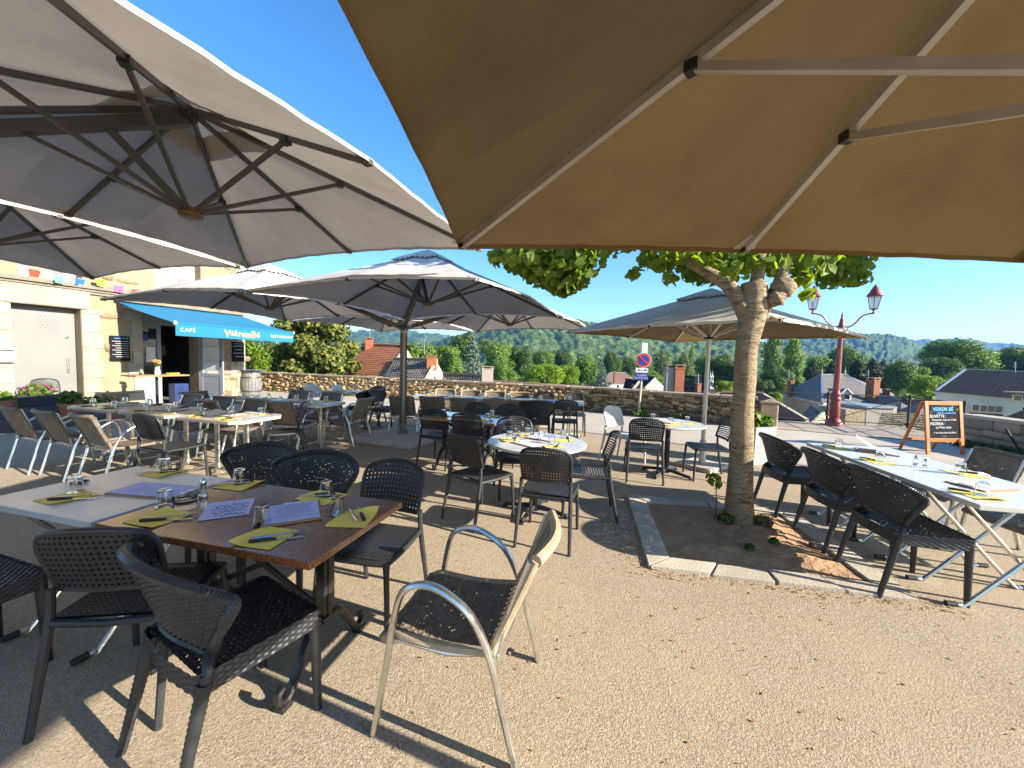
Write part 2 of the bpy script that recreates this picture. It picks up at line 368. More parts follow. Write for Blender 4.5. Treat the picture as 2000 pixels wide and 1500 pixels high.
pm('letter_white', (.42, .42, .42), (.40, .40, .40), 4, .7)
pm('letter_orange', (.42, .14, .035), (.40, .13, .03), 4, .7)
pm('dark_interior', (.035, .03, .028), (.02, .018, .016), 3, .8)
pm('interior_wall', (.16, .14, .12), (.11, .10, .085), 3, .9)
pm('green_panel', (.10, .30, .03), (.08, .25, .02), 3, .7)
pm('red_paint', (.55, .03, .02), (.45, .02, .015), 3, .4)
pm('navy_paint', (.02, .04, .16), (.015, .03, .12), 3, .4)
pm('lamp_red', (.23, .042, .040), (.18, .032, .030), 6, .42, bump=.08, bscale=30)
pm('rail_iron', (.03, .026, .024), (.02, .017, .015), 8, .5)
pm('sign_red', (.60, .045, .02), (.55, .04, .02), 4, .4)
pm('sign_blue', (.012, .05, .34), (.01, .045, .30), 4, .4)
pm('sign_white', (.72, .73, .73), (.66, .67, .67), 4, .45)
pm('sign_post', (.56, .50, .38), (.48, .42, .31), 4, .5, metal=.2)
pm('terracotta', (.40, .15, .07), (.32, .11, .05), 6, .85, bump=.2)
pm('dark_planter', (.035, .036, .038), (.025, .025, .027), 5, .7)
pm('grey_planter', (.34, .36, .37), (.28, .30, .31), 4, .5)
pm('step_stone', (.10, .092, .085), (.065, .06, .055), 3, .9, bump=.5, bscale=16)
pm('barrel_wood', (.21, .205, .20), (.13, .128, .125), 8, .7)
pm('barrel_hoop', (.10, .10, .105), (.07, .07, .075), 8, .5, metal=.5)
pm('tile_orange', (.56, .215, .095), (.36, .125, .058), 3.0, .85, bump=.3, bscale=20, detail=9)
pm('tile_grey', (.28, .235, .195), (.12, .10, .085), 3.0, .88, bump=.3, bscale=20, detail=9)
pm('tile_dark', (.10, .085, .08), (.055, .048, .045), 2.4, .85, bump=.3, bscale=20)
pm('tile_brown', (.27, .155, .11), (.19, .105, .075), 2.0, .85, bump=.3, bscale=12)
pm('slate_roof', (.17, .155, .14), (.10, .092, .085), 1.4, .8, bump=.4, bscale=10, detail=9)
pm('slate_dark_shaded', (.016, .017, .023), (.009, .0095, .013), 1.2, .85, spec=.06, bump=.4, bscale=10, detail=9)  # dark slate, blackened further to stand for a slope turned from the sun
pm('moss_stone_roof', (.27, .22, .11), (.13, .11, .06), 2.5, .92, bump=.8, bscale=9, rnd=.3)
pm('house_cream', (.52, .43, .30), (.43, .35, .24), 1.2, .9, bump=.2)
pm('house_grey', (.38, .345, .30), (.28, .25, .215), 1.0, .9, bump=.3)
pm('house_white', (.52, .51, .48), (.43, .42, .40), .8, .9)
pm('house_stone', (.40, .32, .20), (.24, .19, .12), 1.6, .92, bump=.7, bscale=5, bdist=.05, detail=9)
pm('brick_red', (.36, .125, .065), (.25, .08, .04), 5, .88, bump=.5, bscale=18, rnd=.25)
pm('zinc', (.36, .40, .43), (.30, .33, .36), 3, .35, metal=.5)
def bark():
    m, nt, b, out = nm('bark'); co = coords(nt); mp = N(nt, 'ShaderNodeMapping'); mp.inputs['Scale'].default_value = (6, 6, 26); nt.links.new(co, mp.inputs[0])
    n = N(nt, 'ShaderNodeTexNoise', Scale=1.6, Detail=8, Roughness=.7); nt.links.new(mp.outputs[0], n.inputs['Vector'])
    g = N(nt, 'ShaderNodeTexNoise', Scale=3.5, Detail=5, Roughness=.6); nt.links.new(co, g.inputs['Vector'])
    f = N(nt, 'ShaderNodeTexNoise', Scale=55, Detail=4, Roughness=.7); nt.links.new(co, f.inputs['Vector'])
    c = ramp(nt, n.outputs[0], [(.34, (.07, .048, .028)), (.45, (.20, .145, .088)), (.58, (.36, .285, .185)), (.75, (.50, .42, .30))])
    c = mixc(nt, ramp(nt, g.outputs[0], [(.42, (0,)*3), (.62, (.75,)*3)]), c, (.27, .205, .13)); c = mixc(nt, ramp(nt, f.outputs[0], [(.5, (0,)*3), (.7, (.5,)*3)]), c, (.56, .49, .37))
    nt.links.new(c, b.inputs['Base Color']); b.inputs['Roughness'].default_value = .92; b.inputs['Specular IOR Level'].default_value = .2
    h = mathn(nt, 'ADD', n.outputs[0], mathn(nt, 'MULTIPLY', f.outputs[0], .5)); bp = N(nt, 'ShaderNodeBump', Strength=1.0, Distance=.025); nt.links.new(h, bp.inputs['Height']); nt.links.new(bp.outputs[0], b.inputs['Normal'])
bark()
pm('dark_bark', (.10, .075, .05), (.06, .045, .03), 6, .95, bump=.8, bscale=20, bdist=.03)
pm('valley_grass', (.10, .15, .035), (.06, .10, .022), .05, .95)
def hillm():
    m, nt, b, out = nm('hill_forest'); co = coords(nt)
    v = N(nt, 'ShaderNodeTexVoronoi', Scale=.13); nt.links.new(co, v.inputs['Vector']); n = N(nt, 'ShaderNodeTexNoise', Scale=.012, Detail=8, Roughness=.65); nt.links.new(co, n.inputs['Vector'])
    f = N(nt, 'ShaderNodeTexNoise', Scale=.35, Detail=5, Roughness=.75); nt.links.new(co, f.inputs['Vector']); sp = N(nt, 'ShaderNodeSeparateColor'); nt.links.new(v.outputs['Color'], sp.inputs[0])
    c = ramp(nt, sp.outputs[0], [(0, (.06, .10, .024)), (.5, (.115, .185, .042)), (1, (.22, .30, .07))])
    c = mixc(nt, ramp(nt, n.outputs[0], [(.4, (0,)*3), (.65, (.6,)*3)]), c, (.075, .13, .03)); c = mixc(nt, ramp(nt, f.outputs[0], [(.45, (.75,)*3), (.6, (0,)*3)]), c, (.012, .026, .010))
    nt.links.new(c, b.inputs['Base Color']); b.inputs['Roughness'].default_value = .95; b.inputs['Specular IOR Level'].default_value = .1
hillm()
pm('cliff', (.45, .40, .34), (.35, .30, .26), .05, .9)
leafmat('lime_leaf', (.20, .265, .035), (.095, .15, .024), .48, 2.5)
leafmat('magnolia_leaf', (.19, .20, .04), (.075, .105, .02), .2, 1.8)
leafmat('bright_leaf', (.22, .30, .025), (.13, .21, .02), .4, 1.0)
leafmat('tree_leaf', (.19, .29, .04), (.078, .14, .025), .3, .35)
leafmat('oak_leaf', (.12, .19, .034), (.048, .085, .018), .25, .35)
leafmat('willow_leaf', (.20, .24, .10), (.12, .155, .06), .3, .35)
leafmat('cedar_needle', (.22, .27, .23), (.12, .155, .13), .15, .5, tcol=(1, 1.1, 1))
leafmat('pine_needle', (.045, .060, .018), (.020, .030, .010), .12, .4)
leafmat('plant_leaf', (.16, .27, .03), (.07, .14, .02), .35, 6)
leafmat('weed_leaf', (.11, .17, .03), (.05, .09, .02), .3, 8)
pm('petal_pink', (.50, .04, .22), (.34, .02, .20), 20, .7)
pm('petal_orange', (.75, .38, .12), (.65, .28, .08), 20, .7)
pm('flag_red', (.62, .06, .03), (.55, .05, .02), 3, .8); pm('flag_green', (.12, .50, .25), (.1, .44, .2), 3, .8); pm('flag_blue', (.02, .13, .48), (.02, .1, .4), 3, .8)
pm('flag_yellow', (.75, .60, .03), (.68, .52, .02), 3, .8); pm('flag_pink', (.70, .10, .30), (.6, .08, .25), 3, .8)
pm('shutter_paint', (.30, .305, .31), (.27, .275, .28), 2, .7); pm('mural_cream', (.34, .30, .22), (.30, .27, .20), 3, .8); pm('mural_grey', (.20, .19, .20), (.17, .165, .17), 3, .8)
# ================================================================== SETTING
def struct(o): return tag(o, kind='structure')
WALL = [(-11.0, 16.45), (-5.1, 14.75), (2.6, 12.4), (6.35, 10.05)]
b = MB(); poly = [(-40, -14), (9.95, -14), (9.95, 8.45), (10.95, 10.75), (7.0, 11.75), (6.65, 10.25), (2.7, 12.65), (-5.0, 15.0), (-11, 16.8), (-40, 26)]
b.prism(poly, -9, 0); struct(b.build('terrace_ground', M['exposed_aggregate']))
b = MB(); road = [(-9.1, 13.3), (-6.5, 11.6), (-2.5, 10.1), (1.2, 8.9), (3.3, 7.7), (5.0, 5.9), (7.2, 3.2), (9.7, .2), (9.72, 8.3), (7.2, 9.6), (6.2, 9.78), (2.5, 12.15), (-5.15, 14.5), (-10.4, 16.0)]
b.add([(x, y, .004) for x, y in road], [tuple(range(len(road)))]); rd = struct(b.build('road', M['road_asphalt']))
# shallow stone gutter along the edge of the road
for i in range(34):
    k = i/34; seg = road[0:8]
    L = [0]
    for a, c in zip(seg, seg[1:]): L.append(L[-1]+math.dist(a, c))
    def pt(d):
        for j in range(len(seg)-1):
            if d <= L[j+1] or j == len(seg)-2:
                t = (d-L[j])/(L[j+1]-L[j]); return Vector((seg[j][0]*(1-t)+seg[j+1][0]*t, seg[j][1]*(1-t)+seg[j+1][1]*t, 0))
    p, q = pt(L[-1]*k), pt(L[-1]*(k+.985/34)); c = (p+q)/2; d = q-p
    if i == 0: gm = MB().box((0, 0, 0), (.72, .11, .016)).mesh('gutter_stone', bevel=.003)
    if i == 0: gm.materials.append(M['paving_slab'])
    o = link('gutter_stone', gm, rd, (c.x, c.y, .002), math.atan2(d.y, d.x))
# paving slabs by the lamp post
pv = struct(MB().add([(6.7, 9.85, .006), (9.6, 8.5, .006), (10.7, 10.55, .006), (7.1, 11.45, .006)], [(0, 1, 2, 3)]).build('paving', M['rubble_mortar']))
e0, e1 = Vector((6.7, 9.85, 0)), Vector((9.6, 8.5, 0)); g0, g1 = Vector((7.1, 11.45, 0)), Vector((10.7, 10.55, 0))
for i in range(5):
    for j in range(3):
        f = lambda a, c: (e0.lerp(e1, a)).lerp(g0.lerp(g1, a), c)
        a0, a1, c0, c1 = i/5+.006, (i+1)/5-.006, j/3+.008, (j+1)/3-.008
        P = [f(a0, c0), f(a1, c0), f(a1, c1), f(a0, c1)]; zz = random.uniform(.012, .018)
        MB().prism([(p.x, p.y) for p in P], .0, zz).build('slab', M['paving_slab'], pv)

# ---- tree pit: kerb stones round a bed of soil
PIT = [Vector((1.39, 4.50, 0)), Vector((1.08, 2.89, 0)), Vector((2.80, 2.55, 0)), Vector((3.06, 4.16, 0))]
pc = sum(PIT, Vector())/4
inn = [p+(pc-p).normalized()*.25 for p in PIT]
pit = thing('tree_pit', 'square tree pit edged with pale flat kerb stones around the near tree', 'tree pit', (pc.x, pc.y, 0))
def on_pit(p): return (p.x-pc.x, p.y-pc.y)
nn = 26; gp = [[None]*(nn+1) for _ in range(nn+1)]
for j in range(nn+1):
    for i in range(nn+1):
        p = inn[1].lerp(inn[2], i/nn).lerp(inn[0].lerp(inn[3], i/nn), j/nn)
        e = min(i, j, nn-i, nn-j)/nn
        z = .006+.045*min(1, e*5)*random.uniform(.4, 1)+.05*math.exp(-((p.x-2.25)**2+(p.y-3.74)**2)/.12)
        gp[j][i] = (p.x-pc.x, p.y-pc.y, z)
MB().grid(gp).build('soil', M['soil'], pit, smooth=True)
for s in range(4):
    a, c = PIT[s], PIT[(s+1) % 4]; ia, ic = inn[s], inn[(s+1) % 4]; n = 4
    for i in range(n):
        t0, t1 = i/n+.006, (i+1)/n-.006; dz = random.uniform(-.004, .006)
        q = [a.lerp(c, t0), a.lerp(c, t1), ia.lerp(ic, t1), ia.lerp(ic, t0)]
        MB().prism([on_pit(p) for p in q], -.02, .028+dz).build('kerb_stone', M['kerb_stone'], pit, bevel=.006)

# ---- stones
def stone_mesh(name, mat_, jit, seed, n=2, sph=.32):
    bm = bmesh.new(); bmesh.ops.create_cube(bm, size=1); bmesh.ops.subdivide_edges(bm, edges=bm.edges, cuts=n-1, use_grid_fill=True)
    r = random.Random(seed)
    for v in bm.verts:
        s = v.co.normalized()*.62; v.co = v.co.lerp(s, sph); v.co += Vector((r.uniform(-1, 1), r.uniform(-1, 1), r.uniform(-1, 1)))*jit
    me = bpy.data.meshes.new(name); bm.to_mesh(me); bm.free(); me.materials.append(mat_)
    me.polygons.foreach_set('use_smooth', [True]*len(me.polygons)); return me
RUB = [stone_mesh('stone', M['rubble_stone'], .11, i, 2, .16) for i in range(7)]
PAL = [stone_mesh('stone', M['pale_stone'], .028, 20+i, 2, .06) for i in range(6)]
FAC = [stone_mesh('stone', M['facade_stone'], .09, 40+i, 2, .22) for i in range(6)]
def mesh_np(me):
    V = np.empty(len(me.vertices)*3, np.float32); me.vertices.foreach_get('co', V); V = V.reshape(-1, 3)
    return V, [tuple(p.vertices) for p in me.polygons]
def rubble(parent, A, B, z0, z1, meshes, rows, ws, depth, limit_fn, mat_, origin, proud=.02, gap=.012, skip=None, tilt=.06, zj=.012):
    A, B = Vector((*A, 0)), Vector((*B, 0)); u = (B-A).normalized(); L = (B-A).length; rz = math.atan2(u.y, u.x)
    n = Vector((u.y, -u.x, 0)); sv, sf = [], []; z = z0
    while z < z1-.02:
        h = min(random.uniform(*rows), z1-z); x = -random.uniform(0, .1)
        if z1-z-h < rows[0]*.6: h = z1-z
        while x < L:
            w = random.uniform(*ws)*(.7+.6*h/rows[1]); c = x+w/2; zc = z+h/2+random.uniform(-zj, zj)
            x += w
            if c < .04 or c > L-.04 or (skip and skip(c, zc, w, h)): continue
            p = A+u*c+n*(proud-depth/2+random.uniform(-.012, .014)); me = random.choice(meshes)
            R_ = Matrix.Rotation(rz, 3, 'Z') @ Matrix.Rotation(random.uniform(-tilt, tilt), 3, 'Y'); S = (w-gap, depth, h-gap)
            if limit_fn(p):
                o = link('stone', me, parent); o.location = (p.x-origin.x, p.y-origin.y, zc-origin.z); o.rotation_euler = R_.to_euler(); o.scale = S
            else:
                V, F_ = mesh_np(me); V = (V*np.array(S)) @ np.array(R_).T+np.array((p.x-origin.x, p.y-origin.y, zc-origin.z)); k = sum(len(q) for q in sv)
                sv.append(V); sf += [tuple(i+k for i in f) for f in F_]
        z += h
    if sv:
        o = np_mesh('far_stones', np.concatenate(sv), np.array(sf), mat_, True); o = link('far_stones', o, parent); tag(o, kind='stuff')
cnt = [0]
wl = thing('stone_wall', 'long low rubble stone parapet wall behind the terrace tables', 'wall', (WALL[1][0], WALL[1][1], 0))
WO = Vector((WALL[1][0], WALL[1][1], 0))
for (a, c) in zip(WALL, WALL[1:]):
    u = (Vector(c)-Vector(a)).normalized(); n = Vector((u.y, -u.x)); H_ = .76
    q = [Vector(a), Vector(c), Vector(c)-n*.38, Vector(a)-n*.38]
    MB().prism([(p.x-WO.x, p.y-WO.y) for p in q], -.02, H_-.06).build('core', M['rubble_mortar'], wl)
    def lim(p):
        if p.x > .3 and cnt[0] < 296: cnt[0] += 1; return True
        return False
    rubble(wl, a, c, .0, H_-.055, RUB, (.05, .125), (.075, .25), .16, lim, M['rubble_stone'], WO, tilt=.28, zj=.028, gap=.006, proud=.03)
    L = (Vector(c)-Vector(a)).length; k = max(1, int(L/.75)); 
    for i in range(k):
        p, r = Vector(a).lerp(Vector(c), i/k+.004), Vector(a).lerp(Vector(c), (i+1)/k-.004); ex = random.uniform(.03, .06)
        q = [p+n*ex, r+n*ex, r-n*.42, p-n*.42]; dz = random.uniform(-.012, .012)
        MB().prism([(t.x-WO.x, t.y-WO.y) for t in q], H_-.06, H_+.005+dz).build('cap_stone', M['lichen_cap'], wl, bevel=.012)
# pillar at its end
pl = thing('stone_pillar', 'squat lichen-stained stone pillar with pointed cap at the wall end', 'pillar', (6.55, 9.9, 0), math.radians(-30))
MB().box((0, 0, .31), (.36, .36, .64)).build('shaft', M['rubble_stone'], pl, bevel=.03)
b = MB(); b.add([(-.21, -.21, .63), (.21, -.21, .63), (.21, .21, .63), (-.21, .21, .63), (-.21, -.21, .68), (.21, -.21, .68), (.21, .21, .68), (-.21, .21, .68), (0, 0, .76)], [(3, 2, 1, 0), (0, 1, 5, 4), (1, 2, 6, 5), (2, 3, 7, 6), (3, 0, 4, 7), (4, 5, 8), (5, 6, 8), (6, 7, 8), (7, 4, 8)])
b.build('cap', M['lichen_cap'], pl)
# dressed stone wall on the right
rw = thing('stone_wall', 'coursed pale stone wall with smooth coping behind the chalkboard stand', 'wall', (9.75, 6.5, 0))
RO = Vector((9.75, 6.5, 0))
MB().box((.2, -.9, .3), (.34, 5.6, .62)).build('core', M['pale_mortar'], rw)
rubble(rw, (9.75, 8.4), (9.75, 3.0), .0, .60, PAL, (.09, .17), (.16, .42), .14, lambda p: True, M['pale_stone'], RO, gap=.008)
for i in range(6):
    MB().box((.19, 1.5-i*.93, .635), (.46, .925, .07)).build('coping_slab', M['ashlar'], rw, bevel=.01)
# drop to the town below, valley floor and hills
def terrain_z(x, y):
    d = math.hypot(max(0, y-12), max(0, x-11))
    d = max(y-13.0, (x-11)*.9)
    if d < 0: return -5.0
    return -5.0-6.5*(1-math.exp(-d/30))-3.0*(1-math.exp(-d/150))
xs = [-3000, -1500, -700, -300, -150, -80]+list(range(-60, 100, 6))+[110, 150, 220, 350, 700, 1500, 3000]
ys = [-30, 0, 8, 14, 18, 24, 30, 38, 46, 56, 70, 90, 120, 160, 220, 320, 500, 800, 1400, 2500, 4500, 7000]
P = [[(x, y, terrain_z(x, y)) for x in xs] for y in ys]
struct(MB().grid(P).build('valley_ground', M['valley_grass'], smooth=True))
def worley(X, Y, cell, seed):
    r = np.random.default_rng(seed); ix, iy = np.floor(X/cell).astype(int), np.floor(Y/cell).astype(int); best = np.full(X.shape, 9e9)
    for dx in (-1, 0, 1):
        for dy in (-1, 0, 1):
            h = ((ix+dx)*73856093 ^ (iy+dy)*19349663 ^ seed*83492791) & 0xffff
            fx = ((h*48271) % 65521)/65521.; fy = ((h*16807+77) % 65521)/65521.
            d = np.hypot((ix+dx+fx)*cell-X, (iy+dy+fy)*cell-Y); best = np.minimum(best, d)
    return best/cell
def hill(sil, dist, depth_front, seed, cell, nu=260, nv=46, rough=1.0, name='hills'):
    px = np.array([s[0] for s in sil], float); py = np.array([s[1] for s in sil], float)
    cols = np.linspace(px[0], px[-1], nu); tops = np.interp(cols, px, py); V = np.zeros((nv, nu, 3))
    for i, (cx, cy) in enumerate(zip(cols, tops)):
        top = AT(cx, cy, dist); dirx = top.x/dist
        for j in range(nv):
            k = j/(nv-1)
            if k < .8:
                s = k/.8; y = dist-depth_front*(1-s); z = -13+(top.z+13)*(math.sin(s*PI/2)**1.25)
            else:
                s = (k-.8)/.2; y = dist+s*dist*.25; z = top.z*(1-.5*s)-13*.5*s
            V[j, i] = (dirx*y, y, z)
    amp = cell*.52*rough
    d = worley(V[..., 0], V[..., 1]*.8+V[..., 2]*.8, cell, seed); d2 = worley(V[..., 0], V[..., 1]+V[..., 2], cell*4.5, seed+5)
    V[..., 2] += amp*(1-np.clip(d, 0, 1)*1.3)+amp*1.8*(1-np.clip(d2, 0, 1))-amp
    V = V.reshape(-1, 3); I = np.arange(nu*nv).reshape(nv, nu)
    F_ = np.stack([I[:-1, :-1], I[:-1, 1:], I[1:, 1:], I[1:, :-1]], -1).reshape(-1, 4)
    return struct(link(name, np_mesh(name, V, F_, M['hill_forest'], False)))
hill([(200, 650), (480, 652), (620, 656), (700, 653), (760, 652), (830, 655), (880, 664), (960, 682), (1050, 690)], 1500, 700, 3, 22, nu=240, nv=46)
hill([(740, 690), (860, 672), (920, 654), (980, 642), (1030, 633), (1080, 631), (1130, 634), (1190, 645), (1270, 655), (1370, 664), (1450, 668), (1520, 680), (1600, 700)], 820, 520, 4, 10, nu=420, nv=100, rough=.9)
hill([(1440, 690), (1530, 668), (1600, 664), (1700, 659), (1745, 660), (1775, 668), (1800, 682), (1830, 697), (1900, 715)], 1250, 620, 5, 14, nu=260, nv=60)
hill([(1650, 676), (1760, 669), (1820, 668), (1860, 666), (1910, 671), (1960, 676), (2060, 680), (2250, 678)], 2300, 700, 6, 26, nu=200, nv=30)

# ---- one closed box of slightly hazy evening air round the whole scene (the sky stays outside it)
hz_m = bpy.data.materials.new('hazy_air'); hz_m.use_nodes = True; hn = hz_m.node_tree; hn.nodes.clear()
ho = hn.nodes.new('ShaderNodeOutputMaterial'); hv = hn.nodes.new('ShaderNodeVolumePrincipled'); hv.inputs['Color'].default_value = (.16, .40, .95, 1); hv.inputs['Density'].default_value = .00021; hv.inputs['Anisotropy'].default_value = .0
hn.links.new(hv.outputs[0], ho.inputs['Volume'])
tag(MB().box((0, 3520, 100), (8200, 7200, 232)).build('haze', hz_m), kind='stuff')

# ================================================================== CAFE BUILDING
F0 = Vector((-10.25, 11.14, 0)); FU = Vector((.342, .94, 0)).normalized(); FN = Vector((FU.y, -FU.x, 0)); FRZ = math.atan2(FU.y, FU.x)
def FT(px, py):
    d = ray(px, py); o = Vector((0, 0, EYE)); t = (F0-o).dot(FN)/d.dot(FN); p = o+d*t
    return (p-F0).dot(FU), p.z
cafe = thing('cafe_building', 'ochre stone cafe building with grey doors and a moulded cornice', 'building', F0, FRZ)
# openings as (t0, t1, z0, z1)
d0, d1 = FT(24, 680)[0], FT(160, 690)[0]; dz = FT(90, 596)[1]
c0, c1 = FT(279, 700)[0], FT(388, 710)[0]; cz = FT(300, 612)[1]
w0, w1 = FT(35, 520)[0], FT(160, 530)[0]; wz0 = FT(90, 551)[1]
x0, x1 = FT(300, 540)[0], FT(392, 545)[0]; xz0 = FT(350, 562)[1]; xz0 = wz0
tL, tR = FT(-180, 650)[0], FT(478, 700)[0]; ZT = 6.4
ops = [(d0, d1, .0, dz), (c0, c1, .0, cz), (w0, w1, wz0, wz0+1.7), (x0, x1, xz0, xz0+1.7)]
ts = sorted({tL, tR, *[o[0] for o in ops], *[o[1] for o in ops]}); zs = sorted({-.02, ZT, *[max(-.02, o[2]) for o in ops], *[o[3] for o in ops]})
b = MB()
for i in range(len(ts)-1):
    for j in range(len(zs)-1):
        tc, zc = (ts[i]+ts[i+1])/2, (zs[j]+zs[j+1])/2
        if any(o[0] < tc < o[1] and o[2] < zc < o[3] for o in ops): continue
        b.box((tc, .225, zc), (ts[i+1]-ts[i], .45, zs[j+1]-zs[j]))
b.build('wall', M['facade_render'], cafe)
MB().box(((tL+tR)/2, 4.2, ZT/2), (tR-tL-.02, 7.4, ZT-.02)).build('rear_wall', M['facade_render'], cafe) if False else None
b = MB(); b.box((tR-.2, 3.6, ZT/2), (.4, 6.3, ZT)); b.build('side_wall', M['facade_render'], cafe)
MB().box(((tL+tR)/2, 3.4, ZT+.06), (tR-tL+.4, 7.4, .12)).build('roof', M['tile_brown'], cafe)
corn = FT(90, 553)[1]
def in_ops(t, z, w, h, m=.24):
    return any(o[0]-m-w/2 < t < o[1]+m+w/2 and o[2]-m*.8 < z < o[3]+m*.6 for o in ops) or abs(z-corn) < .2
FW = Matrix.Translation(F0) @ Matrix.Rotation(FRZ, 4, 'Z')
# rubble stones showing through the render (parts of the wall)
n_st = 0; zz = .05
while zz < 4.6:
    h = random.uniform(.13, .24); t = tL+random.uniform(0, .4)
    while t < tR-.1:
        w = random.uniform(.2, .55)
        if not in_ops(t+w/2, zz+h/2, w, h) and random.random() < .62 and n_st < 290 and FW.translation is not None:
            o = link('stone', random.choice(FAC), cafe); o.location = (t+w/2, .025+random.uniform(-.012, .01), zz+h/2); o.scale = (w*.9, .11, h*.86); o.rotation_euler = (0, random.uniform(-.1, .1), 0); n_st += 1
        t += w+.03
    zz += h+.03
# dressed stone round the doorways and at the corner
def quoins(t, z0, z1, side, big=.42, small=.26):
    z = z0; k = 0
    while z < z1-.05:
        h = min(random.uniform(.34, .46), z1-z); w = big if k % 2 == 0 else small
        MB().box((t+side*w/2, .20, z+h/2), (w-.008, .47, h-.008)).build('quoin', M['ashlar'], cafe, bevel=.008)
        z += h; k += 1
quoins(d0, 0, dz, -1, .36, .28); quoins(d1, 0, dz, 1, .40, .34); quoins(c0, 0, cz, -1, .34, .22); quoins(c1, 0, cz, 1, .30, .2); quoins(tR-.001, 0, ZT, -1, .5, .3)
MB().box(((d0+d1)/2, .19, dz+.24), (d1-d0+.34, .51, .48)).build('lintel', M['ashlar'], cafe, bevel=.02)
MB().tube([(d0-.1, -.03, dz+.03), (d1+.1, -.03, dz+.03)], .055, 10).build('roller_moulding', M['ashlar'], cafe, smooth=True)
for k, (pz, pd, pp) in enumerate(((corn-.11, .06, .06), (corn-.045, .06, .10), (corn+.03, .09, .16))):
    MB().box(((tL+tR)/2, -.0-pp/2+.02, pz), (tR-tL, pp+.04, pd-.004)).build('cornice', M['cornice_stone'], cafe, bevel=.008)
# the closed white door
dr = MB().box(((d0+d1)/2, .26, dz/2), (d1-d0-.03, .05, dz-.02)).build('door', M['door_paint'], cafe, bevel=.006)
MB().box((d1-.17, .215, 1.12), (.035, .035, .36)).build('handle', M['brushed_steel'], dr, bevel=.008)
MB().lathe([(.03, 0), (.03, .02), (0, .025)], 12).build('lock', M['brushed_steel'], dr, loc=(d1-.17, .23, 1.82)).rotation_euler = (PI/2, 0, 0)
vm = MB().lathe([(.009, 0), (.008, .003), (0, .004)], 8).mesh('vent_hole'); vm.materials.append(M['dark_interior'])
for j in range(5):
    for i in range(3 if j % 2 else 2):
        o = link('vent_hole', vm, dr, ((d0+d1)/2+(i-(1 if j % 2 else .5))*.075, .236, 2.02+j*.065)); o.rotation_euler = (PI/2, 0, 0)
# upper windows: frames and painted shutters
for (a, c, z0_) in ((w0, w1, wz0), (x0, x1, xz0)):
    wi = MB().box(((a+c)/2, .3, z0_+.85), (c-a, .04, 1.7)).build('window', M['shutter_paint'], cafe)
    wd = c-a
    for (fx, fz, fw, fh, mm) in ((.12, .45, .16, .8, 'frame_paint'), (.42, .40, .34, .74, 'mural_cream'), (.70, .36, .16, .7, 'mural_grey'), (.88, .42, .14, .8, 'house_white')):
        MB().box((a+wd*fx, .272, z0_+fz), (wd*fw, .012, fh)).build('shutter_panel', M[mm], wi, bevel=.003)
    MB().box(((a+c)/2, .10, z0_-.03), (wd+.2, .3, .07)).build('window_sill', M['ashlar'], wi, bevel=.008)
# cafe entrance: transom, fixed leaf, dark room behind
MB().box(((c0+c1)/2, .24, cz-.16), (c1-c0-.02, .08, .30)).build('transom', M['frame_paint'], cafe, bevel=.005)
lw0, lw1 = c0+.01, FT(324, 720)[0]
lf = link('door_leaf', None, cafe, (lw0, .22, 0)); W_ = lw1-lw0; LH = cz-.32
b = MB(); b.box((.05, 0, LH/2), (.10, .06, LH)); b.box((W_-.05, 0, LH/2), (.10, .06, LH)); b.box((W_/2, 0, LH-.05), (W_-.2, .058, .10)); b.box((W_/2, 0, .42), (W_-.2, .05, .84)); b.build('frame', M['frame_paint'], lf)
MB().box((W_/2, 0, (LH+.74)/2), (W_-.2, .012, LH-.94)).build('pane', M['window_glass'], lf)
for k in (.36, .68): MB().box((W_/2, -.005, .84+(LH-.94)*k), (W_-.2, .03, .025)).build('glazing_bar', M['frame_paint'], lf)
MB().box((W_*.52, -.02, 1.42), (W_*.42, .004, .42)).build('notice', M['white_paper'], lf)
MB().box((W_*.3, -.02, 1.92), (W_*.22, .004, .22)).build('notice', M['sign_blue'], lf); MB().box((W_*.32, -.02, 2.2), (W_*.26, .004, .26)).build('notice', M['mural_cream'], lf)
# opened glazed leaf standing out from the right jamb
ol = link('door_leaf', None, cafe, (c1+.03, -.02, 0)); W2 = .82; ol.rotation_euler = (0, 0, math.radians(-78))
b = MB(); b.box((.055, 0, LH/2), (.11, .05, LH)); b.box((W2-.055, 0, LH/2), (.11, .05, LH)); b.box((W2/2, 0, LH-.06), (W2-.22, .048, .12)); b.box((W2/2, 0, .40), (W2-.22, .03, .80)); b.box((W2/2, 0, .83), (W2-.22, .048, .09)); b.build('frame', M['frame_paint'], ol)
MB().box((W2/2, 0, (LH+.76)/2), (W2-.22, .010, LH-1.0)).build('pane', M['thin_glass'], ol)
for k in (.30, .66): MB().box((W2/2, 0, .88+(LH-1.0)*k), (W2-.22, .022, .018)).build('glazing_bar', M['frame_paint'], ol)
MB().box((W2-.055, -.035, 1.18), (.05, .03, .20)).build('handle', M['black_plastic'], ol, bevel=.006)
MB().box((W2*.42, -.012, 2.0), (.2, .003, .22)).build('notice', M['white_paper'], ol)
